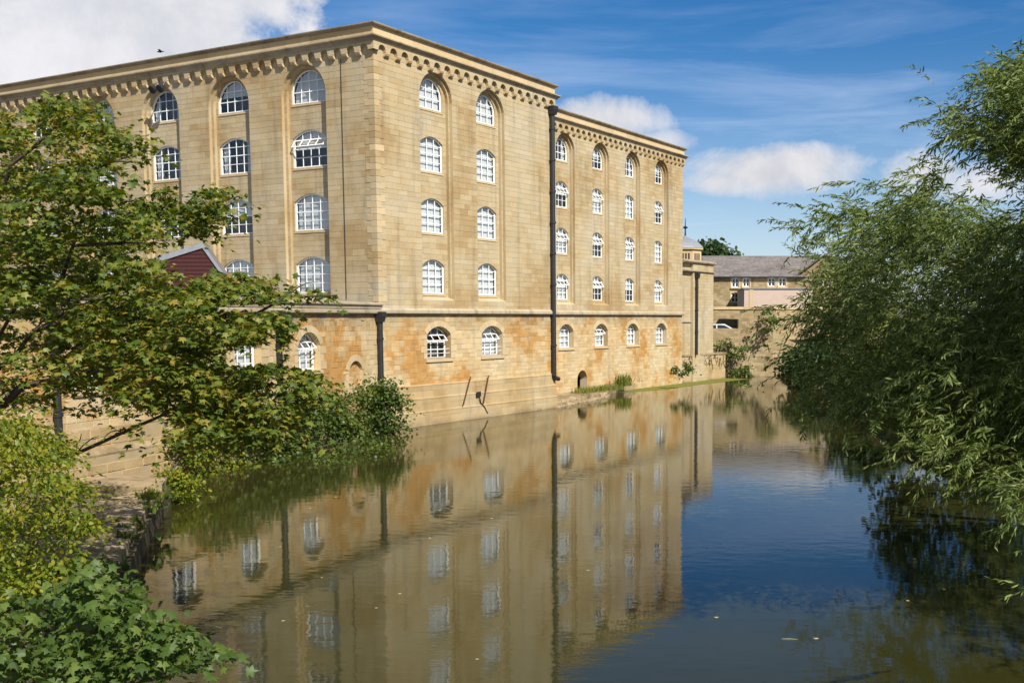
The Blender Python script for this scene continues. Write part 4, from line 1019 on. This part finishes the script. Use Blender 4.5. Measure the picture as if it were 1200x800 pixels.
# turret with a lead dome
TY = 112.0; tcx = at(803, 290, TY).x
tz = at(803, 292.5, TY).z; ta = at(803, 277, TY).z
tur = thing('domed_turret', 'small octagonal stone turret with grey lead dome behind the annex', 'turret', (tcx, TY, 3.4))
def octo(r, z, n=8, ph=math.pi/8): return [(tcx+r*math.cos(ph+2*math.pi*k/n), TY+r*math.sin(ph+2*math.pi*k/n), z) for k in range(n)]
def rings(rz, cap=True):
    b = MB(); n = 8; b.v = [p for r, z in rz for p in octo(max(r, .004), z)]
    for i in range(len(rz)-1): b.f += [(i*n+k, i*n+(k+1) % n, (i+1)*n+(k+1) % n, (i+1)*n+k) for k in range(n)]
    b.f.append(tuple(range((len(rz)-1)*n, len(rz)*n))); b.m = [0]*len(b.f); return b
link('drum', rings([(1.75, 3.4), (1.75, tz-.1), (1.95, tz-.05), (1.95, tz+.1)]).mesh('drum', 'dressed'), tur)
dm = rings([(1.98, tz+.1), (1.85, tz+.3), (1.55, tz+.6), (1.15, tz+.86), (.7, tz+1.08), (.3, tz+1.25), (.12, tz+1.4)]); link('dome', dm.mesh('dome', 'lead'), tur)
b = MB(); b.tube([(tcx, TY, tz+1.3), (tcx, TY, tz+2.1), (tcx, TY, tz+2.2), (tcx, TY, tz+2.3), (tcx, TY, tz+2.4), (tcx, TY, tz+3.2)], [.1, .06, .25, .25, .05, .03], 8); link('finial', b.mesh('finial', 'iron'), tur)
for k in range(8):
    a0 = math.pi/8+2*math.pi*k/8+math.pi/8; c = Vector((tcx+math.cos(a0)*1.625, TY+math.sin(a0)*1.625, tz-.8)); X = Vector((-math.sin(a0), math.cos(a0), 0)); Nn = Vector((math.cos(a0), math.sin(a0), 0))
    b = MB()
    for j in (-1, 0, 1):
        cc = c+X*.3*j; b.hexa([cc+X*s+Nn*d+ZV*z for z in (-.35, .35) for s, d in ((-.08, .02), (.08, .02), (.08, -.02), (-.08, -.02))])
    link('louvre', b.mesh('louvre', 'iron'), tur)

# ------------------------------------------------------------------ foliage
def maple_leaf():
    """five lobed leaf in the xy plane, stalk end at the origin, blade along +y"""
    half = [(0, 0), (.16, -.07), (.44, .06), (.28, .2), (.56, .52), (.34, .5), (.30, .58), (.12, .55), (0, 1.0)]
    pts = half+[(-x, y) for x, y in half[1:-1]][::-1]
    V = [(x, y, -abs(x)*.22-(y-.3)**2*.18) for x, y in pts]; c = len(V); V.append((0, .32, .02))
    F_ = [(i, (i+1) % c, c) for i in range(c)]
    return np.array(V), F_
def oval_leaf(wd=.42):
    V = [(0, 0, 0), (wd*.75, .28, -.05), (wd*.8, .6, -.06), (0, 1, -.1), (-wd*.8, .6, -.06), (-wd*.75, .28, -.05)]
    return np.array(V), [(0, 1, 2, 3), (0, 3, 4, 5)]
def willow_leaf():
    V = [(0, 0, 0), (.1, .35, -.02), (.076, .7, -.07), (0, 1, -.15), (-.076, .7, -.07), (-.1, .35, -.02)]
    return np.array(V), [(0, 1, 2, 3), (0, 3, 4, 5)]
def leaves_mesh(name, tpl, pos, yax, zax, size, mat):
    """pos, yax (blade), zax (upper face), size are arrays"""
    V, Fs = tpl; pos = np.asarray(pos); n = len(pos)
    y = yax/np.linalg.norm(yax, axis=1, keepdims=True)
    x = np.cross(y, zax); x /= np.linalg.norm(x, axis=1, keepdims=True)+1e-9
    z = np.cross(x, y)
    P = pos[:, None, :]+size[:, None, None]*(V[None, :, 0:1]*x[:, None, :]+V[None, :, 1:2]*y[:, None, :]+V[None, :, 2:3]*z[:, None, :])
    k = len(V); me = bpy.data.meshes.new(name)
    me.vertices.add(n*k); me.vertices.foreach_set('co', P.astype(np.float32).ravel())
    lv = np.concatenate([np.array(f) for f in Fs]); ln = np.array([len(f) for f in Fs])
    loops = (lv[None, :]+(np.arange(n)*k)[:, None]).ravel(); tot = np.tile(ln, n); st = np.concatenate([[0], np.cumsum(tot)[:-1]])
    me.loops.add(len(loops)); me.loops.foreach_set('vertex_index', loops.astype(np.int32))
    me.polygons.add(len(tot)); me.polygons.foreach_set('loop_start', st.astype(np.int32)); me.polygons.foreach_set('loop_total', tot.astype(np.int32))
    me.materials.append(MAT[mat]); me.update(calc_edges=True); return me
def unit(n, up=0.0):
    v = NP.normal(size=(n, 3)); v[:, 2] += up; return v/np.linalg.norm(v, axis=1, keepdims=True)
def wall_depth(u):      # distance along y of the river wall of the low range
    r = (u-CX)/1265.0; t = (-12.23-52.32*r)/(.235-.972*r)
    return 52.32-.972*max(.5, t)
def poly_points(poly, n, y0, y1, rnd, rising=False):
    us = [p[0] for p in poly]; vs = [p[1] for p in poly]; out = []
    while len(out) < n:
        u, v = rnd.uniform(min(us), max(us)), rnd.uniform(min(vs), max(vs))
        if inside(u, v, poly):      # y0, y1: depth at the foot and at the top when they are a rising pair
            out.append(at(u, v, min(wall_depth(u)-rnd.uniform(.35, 1.9), 5.45*1265/(v-372)) if rising else rnd.uniform(y0, y1)))
    return out
def cluster_leaves(centres, per, rad_, flat, size, tilt_up=1.2, out_from=None):
    """leaves gathered in flattened sprays round each centre"""
    P, Y, Z, S = [], [], [], []
    for c in centres:
        r = rad_*NP.uniform(.6, 1.3); k = max(3, int(per*NP.uniform(.6, 1.4)))
        q = NP.normal(size=(k, 3))*np.array([r*.55, r*.55, r*.55*flat]); q[:, 2] -= (q[:, 0]**2+q[:, 1]**2)*.35/max(r, .1)
        P.append(np.array(c)[None, :]+q)
        yd = q*np.array([1, 1, .3])+NP.normal(size=(k, 3))*r*.35; yd[:, 2] -= r*.35
        Y.append(yd/(np.linalg.norm(yd, axis=1, keepdims=True)+1e-6)); Z.append(unit(k, tilt_up)); S.append(size*NP.uniform(.55, 1.25, k))
    return np.concatenate(P), np.concatenate(Y), np.concatenate(Z), np.concatenate(S)
def limb(mb, a, b, r0, r1, sag, rnd, n=7):
    a, b = Vector(a), Vector(b); pts = []
    for i in range(n+1):
        t = i/n; p = a.lerp(b, t)+Vector((rnd.uniform(-1, 1), rnd.uniform(-1, 1), rnd.uniform(-1, 1)))*(a-b).length*.03*(0 < t < 1); p.z += sag*math.sin(t*math.pi); pts.append(p)
    mb.tube(pts, [r0+(r1-r0)*i/n for i in range(n+1)], 7); return pts

fr_ = random.Random(17)
# --- the sycamore on the left bank
SY_TR = Vector((-9.9, 15.6, .5))
syc = thing('sycamore_tree', 'sycamore tree with browning lobed leaves spreading over the left of the river', 'tree', SY_TR)
poly_main = [(-60, 135), (20, 128), (70, 118), (112, 112), (140, 140), (150, 165), (135, 190), (120, 212), (150, 235), (175, 262), (190, 300), (180, 335), (250, 340), (330, 345), (300, 372), (325, 395), (262, 405), (290, 425), (330, 470), (345, 520), (280, 505), (225, 490), (160, 478), (90, 455), (60, 470), (-60, 470)]
poly_mid = [(95, 335), (240, 352), (270, 400), (320, 440), (350, 500), (300, 520), (225, 500), (120, 460), (60, 420)]
br1 = [(150, 240), (180, 215), (212, 222), (262, 222), (288, 228), (268, 246), (245, 258), (232, 276), (205, 284), (180, 278)]
br2 = [(170, 318), (205, 322), (262, 320), (300, 318), (345, 338), (405, 344), (390, 352), (340, 352), (250, 352), (175, 350)]
br3 = [(235, 362), (300, 362), (352, 376), (345, 390), (330, 400), (300, 402), (240, 395)]
br4 = [(280, 425), (340, 428), (400, 445), (398, 462), (360, 470), (300, 470)]
br5 = [(145, 150), (172, 176), (165, 184), (140, 176)]
br6 = [(110, 480), (175, 485), (225, 500), (240, 525), (190, 515), (165, 530), (120, 505)]
cl = poly_points(poly_main, 380, 12.5, 19.5, fr_)+poly_points(poly_mid, 110, 12.5, 16.5, fr_)+poly_points([(40, 300), (150, 250), (190, 340), (250, 350), (262, 385), (205, 470), (90, 450), (40, 420)], 150, 19, 25, fr_)
cl += poly_points(br1, 20, 14.2, 15.4, fr_)+poly_points(br2, 26, 13.4, 14.8, fr_)+poly_points(br3, 20, 13, 14.2, fr_)+poly_points(br4, 16, 13, 14.2, fr_)+poly_points(br5, 4, 14, 15, fr_)+poly_points(br6, 11, 12.6, 13.6, fr_)
out_frame = [Vector((fr_.uniform(-12.5, -8.0), fr_.uniform(12, 19), fr_.uniform(3.5, 9.0))) for _ in range(60)]
P, Y, Z, S = cluster_leaves([tuple(c) for c in cl+out_frame], 64, .33, .24, .096, 3.2)
pu = CX+FPX*P[:, 0]/(P[:, 1]*math.cos(PITCH)-(P[:, 2]-CAMH)*math.sin(PITCH)); pv = 372-(P[:, 2]-CAMH)*1265/P[:, 1]
keep = np.ones(len(P), bool)
for (a, b_, c, d_) in ((262, 402, 312, 428), (312, 384, 326, 424), (338, 385, 425, 420), (78, 486, 190, 560), (255, 355, 425, 362), (300, 462, 330, 480), (196, 288, 266, 318)):
    keep &= ~((pu > a) & (pu < c) & (pv > b_) & (pv < d_) & (NP.random(len(P)) < .93))
P, Y, Z, S = P[keep], Y[keep], Z[keep], S[keep]
# the leaves that show largest are single parts
dist = np.linalg.norm(P-np.array([0, 0, CAMH]), axis=1); upix = P[:, 0]/P[:, 1]*1265+740
score = np.where(upix > 5, S/dist, 0); order = np.argsort(-score); big, rest = order[:180], order[180:]
link('foliage', leaves_mesh('foliage', maple_leaf(), P[rest], Y[rest], Z[rest], S[rest], 'sycamore'), syc)['kind'] = 'stuff'
def single_leaves(root, idx, P, Y, Z, S, mat, tpl):
    V, Fs = tpl; me = bpy.data.meshes.new('leaf'); me.from_pydata(V.tolist(), [], Fs); me.materials.append(MAT[mat]); me.update()
    for i in idx:
        y = Vector(Y[i]).normalized(); x = y.cross(Vector(Z[i])).normalized(); z = x.cross(y)
        mt = Matrix((x, y, z)).transposed().to_4x4(); mt = Matrix.Translation(Vector(P[i])) @ mt @ Matrix.Scale(float(S[i]), 4)
        link('leaf', me, root, mt)
single_leaves(syc, big, P, Y, Z, S, 'sycamore', maple_leaf())
tb = MB(); tp_ = limb(tb, SY_TR, SY_TR+Vector((-.3, .4, 7.8)), .26, .07, 0, fr_); link('trunk', tb.mesh('trunk', 'bark'), syc)
ends = [((at(30, 250, 15.5)), .09), (at(110, 130, 15.2), .06), (at(160, 190, 15), .05), (at(280, 230, 14.8), .06), (at(395, 346, 14), .07), (at(310, 380, 13.6), .05), (at(350, 458, 13.6), .05), (at(120, 350, 14), .07), (at(45, 330, 15), .07)]
lb = MB()
for k, (e, r) in enumerate(ends):
    s = tp_[min(6, max(1, int((e.z-1.6)/8.0*7)))]; pts = limb(lb, s, e, r*.75, .01, .35, fr_, 8)
    for q in range(3, 8):
        for _ in range(2): limb(lb, pts[q], pts[q]+Vector((fr_.uniform(-.5, .6), fr_.uniform(-.5, .5), fr_.uniform(-.1, .35))), .012, .004, .05, fr_, 3)
link('branches', lb.mesh('branches', 'bark'), syc)

# --- lower sycamore growth at the bottom left
sap = thing('sycamore_sapling', 'fresh green sycamore branch hanging low over the water at the bottom left', 'tree', (-7.6, 9.0, .5))
pl = [(-40, 720), (60, 690), (100, 655), (140, 665), (160, 700), (185, 715), (225, 740), (262, 766), (240, 778), (200, 782), (185, 800), (175, 830), (-40, 830)]
pk = [(70, 650), (120, 650), (150, 672), (150, 700), (100, 700)]
cl = poly_points(pl, 95, 8.6, 10.8, fr_)+poly_points(pk, 12, 10.2, 11.2, fr_)+[at(u, v, 9.3) for u, v in ((190, 722), (215, 738), (235, 752), (252, 764), (240, 762), (205, 760), (178, 780))]
P, Y, Z, S = cluster_leaves([tuple(c) for c in cl], 27, .25, .3, .112, 1.8)
dist = np.linalg.norm(P-np.array([0, 0, CAMH]), axis=1); order = np.argsort(-S/dist); big, rest = order[:240], order[240:]
link('foliage', leaves_mesh('foliage', maple_leaf(), P[rest], Y[rest], Z[rest], S[rest], 'sycamore_green'), sap)['kind'] = 'stuff'
single_leaves(sap, big, P, Y, Z, S, 'sycamore_green', maple_leaf())
b = MB(); base_ = Vector((-9.4, 8.6, .5)); s1 = limb(b, base_, (-8.2, 9.3, 2.0), .07, .05, 0, fr_)
for (u, v) in ((255, 765), (150, 690), (60, 720), (180, 790), (100, 760)): limb(b, s1[-1], at(u, v, 9.5), .035, .008, .15, fr_)
link('stem', b.mesh('stem', 'bark'), sap)

def shrub(name, label, cat, base, polys, per, r, flat, size, mat, tpl, tilt=1.0, group=None, stems=5):
    t = thing(name, label, cat, base, group); cl = []
    for poly, n, y0, y1 in polys: cl += poly_points(poly, n, abs(y0), y1, fr_, y0 < 0)
    P, Y, Z, S = cluster_leaves([tuple(c) for c in cl], per, r, flat, size, tilt)
    link('foliage', leaves_mesh('foliage', tpl, P, Y, Z, S, mat), t)['kind'] = 'stuff'
    b = MB()
    for k in range(stems):
        limb(b, Vector(base)+Vector((fr_.uniform(-.3, .3), fr_.uniform(-.3, .3), -.1)), cl[(k*7) % len(cl)], .03+.012*r, .008, .1, fr_)
    link('stems', b.mesh('stems', 'bark'), t); return t
shrub('hedge_bush', 'yellow green small leaved bush along the left edge of the picture', 'bush', (-8.6, 12.4, .5),
      [([(-60, 450), (-5, 470), (35, 500), (60, 540), (72, 570), (76, 610), (72, 640), (80, 680), (40, 710), (-60, 740)], 170, 10.2, 13.2), ([(68, 555), (112, 572), (106, 578), (70, 575)], 5, 11.5, 12.5),
       ([(50, 600), (112, 608), (106, 614), (60, 612)], 6, 11.5, 12.5), ([(50, 650), (98, 655), (92, 690), (50, 690)], 14, 10.4, 11.4), ([(30, 495), (85, 515), (106, 545), (55, 535)], 11, 12, 13.2), ([(70, 610), (118, 612), (116, 618), (70, 616)], 3, 11.5, 12.2)],
      75, .25, .5, .06, 'hedge', oval_leaf(.33), 1.4)
shrub('bank_bush', 'dense dark green bush overhanging the water at the foot of the mill corner', 'bush', (-13.6, 45, .1),
      [([(298, 480), (330, 475), (390, 462), (440, 455), (468, 462), (470, 500), (462, 530), (420, 545), (360, 545), (305, 540), (295, 510)], 190, -39.5, 49.5), ([(420, 452), (440, 440), (474, 455), (474, 475), (440, 475)], 24, -46, 48)],
      64, .5, .6, .15, 'ivy', oval_leaf(.45), 1.2)
shrub('bank_bush', 'small yellowish bush at the far end of the paved quay edge', 'bush', (-15.5, 36, .2),
      [([(200, 505), (240, 495), (290, 505), (290, 540), (270, 552), (235, 568), (205, 572), (193, 558), (215, 535)], 70, -33, 40), ([(188, 552), (205, 548), (226, 556), (222, 578), (200, 582), (192, 570)], 30, 31.4, 32.6)], 60, .38, .6, .12, 'hedge', oval_leaf(.4), 1.2)
shrub('bank_bush', 'leafy green bush against the low river wall below its small windows', 'bush', (-14.6, 42, .1),
      [([(230, 462), (300, 455), (330, 482), (400, 470), (400, 490), (300, 515), (225, 505)], 80, -43, 48.5)], 60, .5, .6, .15, 'ivy', oval_leaf(.45), 1.2)
# --- the willow on the right
WTR = Vector((13.6, 25.5, .6))
wil = thing('willow_tree', 'large grey green willow with drooping sprays over the right side of the river', 'tree', WTR)
def willow_sprays(starts, length, leafl, gap, droop, left=1.0, outdir=None):
    P, Y, Z, S = [], [], [], []
    for c in starts:
        c = np.array(c); L = length*NP.uniform(.6, 1.3)
        d = np.array([-left*NP.uniform(.1, 1.0), NP.normal()*.8-.2, NP.uniform(-.5, .6)]); d /= np.linalg.norm(d)
        n = int(L/gap); t = np.linspace(0, 1, n)
        dr = droop*NP.uniform(.3, 1.5); pts = c+d*L*t[:, None]; pts[:, 2] -= dr*L*t**2
        tang = d[None, :]*np.ones((n, 1)); tang[:, 2] -= 2*dr*t; tang /= np.linalg.norm(tang, axis=1, keepdims=True)
        side = np.cross(tang, [0, 0, 1]); side *= np.where(np.arange(n) % 2, 1, -1)[:, None]
        yd = tang*.8+side*.6+NP.normal(size=(n, 3))*.3; yd[:, 2] -= .25
        P.append(pts); Y.append(yd); Z.append(unit(n, .8)); S.append(leafl*NP.uniform(.6, 1.2, n)*(1-.35*t))
    return np.concatenate(P), np.concatenate(Y), np.concatenate(Z), np.concatenate(S)
W1 = [(928, 262), (955, 240), (1000, 222), (1050, 212), (1090, 222), (1120, 245), (1160, 262), (1240, 266), (1240, 590), (1180, 580), (1120, 560), (1075, 540), (1030, 520), (985, 512), (950, 480), (922, 440), (912, 395), (932, 355), (950, 330), (965, 300), (940, 290)]
W2 = [(1118, 100), (1150, 86), (1240, 76), (1240, 228), (1185, 205), (1140, 182), (1108, 175), (1100, 150), (1120, 130)]
W3 = [(940, 470), (1000, 440), (1240, 430), (1240, 600), (1170, 590), (1100, 560), (1040, 530), (985, 515)]
def clumps(poly, n, per, r, y0, y1):
    out = []
    for c in poly_points(poly, n, y0, y1, fr_):
        rr = r*fr_.uniform(.6, 1.3)
        for _ in range(int(per*fr_.uniform(.6, 1.4))): out.append(c+Vector((fr_.gauss(0, rr), fr_.gauss(0, rr), fr_.gauss(0, rr*.55))))
    return out
W1i = [(975, 268), (1000, 250), (1050, 238), (1090, 246), (1160, 262), (1240, 260), (1240, 560), (1130, 535), (1060, 505), (1000, 470), (960, 440), (945, 400), (955, 360), (975, 330)]
st1 = clumps(W1, 125, 22, .42, 18.5, 24)+clumps(W1i, 230, 24, .55, 21, 33)
st2 = clumps(W2, 60, 17, .25, 13, 16)+clumps([(1150, 105), (1240, 80), (1240, 225), (1165, 200)], 34, 14, .3, 13, 17)
st3 = clumps(W3, 44, 20, .45, 17.5, 24)
off = [Vector((fr_.uniform(7, 17), fr_.uniform(10, 23), fr_.uniform(5.5, 12.5))) for _ in range(4800)]  # crown sprays out of view, shaped so their shade falls on the lower willow
off = [p for p in off if p.x/p.y > .385 and p.z < 9.5+(20-p.y)*.5 and (p.y+.92*p.z > 22.5 or (p.y+.92*p.z > 16.5 and p.x-.55*p.z > 6.2))]
for _ in range(1900):  # more unseen sprays, added along the sun's path to darken the lower willow
    z_ = fr_.uniform(6.3, 11); q_ = Vector((fr_.uniform(2.8, 8)+.58*z_, fr_.uniform(22.4, 27.5)-.89*z_, z_))
    if q_.x/q_.y > .4: off.append(q_)
parts_ = [willow_sprays([tuple(p+Vector((.54, 0, .05))) for p in st1], .6, .18, .03, .28), willow_sprays([tuple(p+Vector((.42, 0, .05))) for p in st2], .48, .13, .026, .2), willow_sprays([tuple(p+Vector((.65, 0, .1))) for p in st3], .65, .18, .03, .3), willow_sprays([tuple(p) for p in off], 1.1, .26, .055, .45)]
P, Y, Z, S = [np.concatenate([q[i] for q in parts_]) for i in range(4)]
link('foliage', leaves_mesh('foliage', willow_leaf(), P, Y, Z, S, 'willow'), wil)['kind'] = 'stuff'
b = MB(); tp_ = limb(b, WTR, WTR+Vector((-.4, -1.2, 4.2)), .5, .3, 0, fr_); link('trunk', b.mesh('trunk', 'bark'), wil)
b = MB()
for (u, v, yy, r) in ((975, 320, 26, .09), (1035, 270, 26, .1), (1110, 270, 25, .11), (975, 420, 25, .09), (1020, 460, 24, .08), (1100, 470, 23, .09), (1150, 165, 15.8, .07), (1180, 130, 15.4, .07), (1190, 420, 22, .09)):
    s = tp_[-1] if v < 350 else tp_[4]; e = at(u, v, yy); pts = limb(b, s, e, r, .012, .7, fr_, 9)
    for q in range(4, 9):
        for _ in range(3): limb(b, pts[q], pts[q]+Vector((fr_.uniform(-1, .2), fr_.uniform(-.8, .8), fr_.uniform(-.5, .7))), .02, .005, .05, fr_, 3)
link('branches', b.mesh('branches', 'bark'), wil)
# low bright sprigs near the lens on the right
sp = thing('willow_sprig', 'bright sunlit willow sprigs hanging close to the water at the right edge', 'branch', at(1230, 600, 12.5))
ss = [at(1188+9*k, v, 12.0+.15*k) for k, v in enumerate((570, 574, 569, 578))]+[at(1208, 596, 12.0), at(1218, 606, 12.2), at(1222, 648, 11.8), at(1200, 588, 11.9), at(1212, 690, 11.6)]
P, Y, Z, S = willow_sprays([tuple(p) for p in ss for _ in range(3)], .55, .13, .026, .15)
link('foliage', leaves_mesh('foliage', willow_leaf(), P, Y, Z, S, 'willow'), sp)['kind'] = 'stuff'
b = MB()
for p in ss: limb(b, p+Vector((1.6, .5, .4)), p+Vector((-.1, 0, .01)), .012, .003, .05, fr_, 5)
link('twigs', b.mesh('twigs', 'bark'), sp)

# --- bushes of the far right bank, ivy, grass, tree behind the house
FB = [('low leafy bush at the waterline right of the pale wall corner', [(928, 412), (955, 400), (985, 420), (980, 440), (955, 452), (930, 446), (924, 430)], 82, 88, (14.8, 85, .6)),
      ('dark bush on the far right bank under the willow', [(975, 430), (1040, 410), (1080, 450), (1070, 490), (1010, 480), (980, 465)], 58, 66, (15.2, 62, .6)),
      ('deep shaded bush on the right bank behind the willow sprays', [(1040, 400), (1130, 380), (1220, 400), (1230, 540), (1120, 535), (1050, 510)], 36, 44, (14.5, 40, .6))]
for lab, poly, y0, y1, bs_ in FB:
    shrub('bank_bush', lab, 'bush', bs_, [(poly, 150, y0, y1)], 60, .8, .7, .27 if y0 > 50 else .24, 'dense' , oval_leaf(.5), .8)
shrub('wall_ivy', 'ivy and brambles hanging on the retaining wall above the water', 'ivy', (9.2, 101.6, .2),
      [([(838, 400), (850, 396), (860, 404), (872, 403), (880, 407), (868, 411), (862, 420), (852, 416), (840, 409)], 22, 100.6, 101.7), ([(856, 434), (862, 428), (880, 430), (888, 436), (884, 439), (858, 439)], 20, 99.5, 101.5), ([(892, 366), (904, 362), (912, 372), (905, 388), (897, 382)], 16, 99.5, 101.5)],
      30, .36, .6, .2, 'ivy', oval_leaf(.45), .6)
shrub('quay_plant', 'small green bush growing from the quay wall beside the wing', 'plant', tuple(at(795, 433, 83)),
      [([(790, 430), (800, 424), (812, 428), (812, 438), (798, 440), (788, 438)], 14, 82.2, 83.2)], 30, .26, .8, .16, 'ivy', oval_leaf(.5), .7, None, 3)
shrub('background_tree', 'round green tree top showing behind the turret and slate roof', 'tree', (14, 165, 4),
      [([(818, 300), (822, 288), (835, 287), (850, 292), (864, 300), (864, 312), (818, 312)], 60, 160, 168)], 60, 1.6, .8, .55, 'dense', oval_leaf(.6), .8)
def grass_tuft(name, label, c, X, n, L, hgt, r):
    P = np.array([tuple(c+X*fr_.uniform(-L, L)+Vector((fr_.uniform(-r, r), fr_.uniform(-r, r), 0))) for _ in range(n)])
    yd = NP.normal(size=(n, 3))*np.array([.22, .22, 0])+np.array([0, 0, 1.0]); z = unit(n); V = np.array([(-.03, 0, 0), (.03, 0, 0), (.022, .5, .04), (0, 1, .16), (-.022, .5, .04)])
    me = leaves_mesh('blades', (V, [(0, 1, 2, 3, 4)]), P, yd, z, hgt*NP.uniform(.5, 1.1, n), 'grass')
    o = link(name, me); tag(o, label, 'grass', None, 'stuff')
grass_tuft('tall_grass', 'tall yellow green grass tuft on the ledge against the wing wall', F2.p(29.4, .45, 1.0), UR, 170, .8, 1.05, .3)
grass_tuft('short_grass', 'short green grass on the stone ledge below the small dark arch', F2.p(25.0, .32, 1.3), UR, 700, 2.6, .5, .6)

lq_ = []
while len(lq_) < 520:
    yy = fr_.uniform(18, 32); xx = edge_x(yy)-abs(fr_.gauss(0, 2))-.1
    lq_.append((xx, yy, .76+fr_.uniform(-.03, .06)))
lq_ = np.array(lq_); n_ = len(lq_)
o = link('leaf_litter', leaves_mesh('leaf_litter', maple_leaf(), lq_, np.c_[NP.normal(size=(n_, 2)), NP.normal(size=n_)*.15], unit(n_, 4), NP.uniform(.05, .13, n_), 'sycamore'))
tag(o, 'fallen leaves scattered over the paved stone quay', 'leaf litter', None, 'stuff')
wl = []
for _ in range(30):
    yy = fr_.uniform(20, 32); c_ = Vector((edge_x(yy)-fr_.uniform(.05, .3), yy, .6)) if fr_.random() < .3 else FX.p(fr_.uniform(-30, -20.5), .65, fr_.uniform(.35, .6)); wl += [c_+Vector((fr_.gauss(0, .16), fr_.gauss(0, .16), fr_.uniform(0, .1))) for _ in range(26)]
wl = np.array([tuple(p) for p in wl]); n_ = len(wl)
o = link('weeds', leaves_mesh('weeds', oval_leaf(.3), wl, np.c_[NP.normal(size=(n_, 2))*.6, np.abs(NP.normal(size=n_))+.5], unit(n_), NP.uniform(.1, .28, n_), 'ivy'))
tag(o, 'green weeds growing along the edges of the stone quay', 'weeds', None, 'stuff')

# ------------------------------------------------------------------ leaves and twigs floating on the river
fl = random.Random(4)
me_l = bpy.data.meshes.new('floating_leaf'); V, Fs = maple_leaf(); me_l.from_pydata([(x, y, z*.25+.012) for x, y, z in V.tolist()], [], Fs); me_l.materials.append(plain('dead leaf', (0.42, 0.33, 0.16), .7)); me_l.update()
spots = [(250, 703), (333, 727), (378, 676), (362, 595), (505, 630), (470, 695), (560, 772), (440, 712), (826, 642), (845, 637), (885, 693), (838, 723), (958, 748), (1062, 703), (1108, 690), (690, 668), (575, 607), (330, 640), (515, 597), (392, 582)]
for k, (u, v) in enumerate(spots):
    o = link('floating_leaf', me_l); o.location = onz(u, v, .003); s = fl.uniform(.06, .11); o.scale = (s, s, s); o.rotation_euler = (0, 0, fl.uniform(0, 6.28))
    tag(o, 'small pale fallen leaf floating on the open river surface', 'leaf', 'fallen leaves floating on the river')
b = MB(); p = onz(925, 748, .012); b.tube([p-Vector((.13, 0, 0)), p, p+Vector((.14, -.03, 0))], [.003, .007, .003], 6); tag(link('floating_twig', b.mesh('floating_twig', plain('pale twig', (.30, .32, .14)))), 'thin pale twig floating on the olive water in front of the willow', 'twig')
# a gull far above the roof
bp = at(188, 61, 62); b = MB(); b.tube([bp+Vector((-.2, 0, 0)), bp, bp+Vector((.22, 0, .02))], [.02, .05, .01], 6)
for s in (-1, 1): b.face([bp+Vector((-.08, 0, .03)), bp+Vector((.1, 0, .03)), bp+Vector((.05, s*.2, .1)), bp+Vector((-.02, s*.34, .06)), bp+Vector((-.08, s*.18, .1))])
tag(link('bird', b.mesh('bird', 'tyre')), 'tiny dark bird flying above the mill parapet under the big cloud', 'bird')
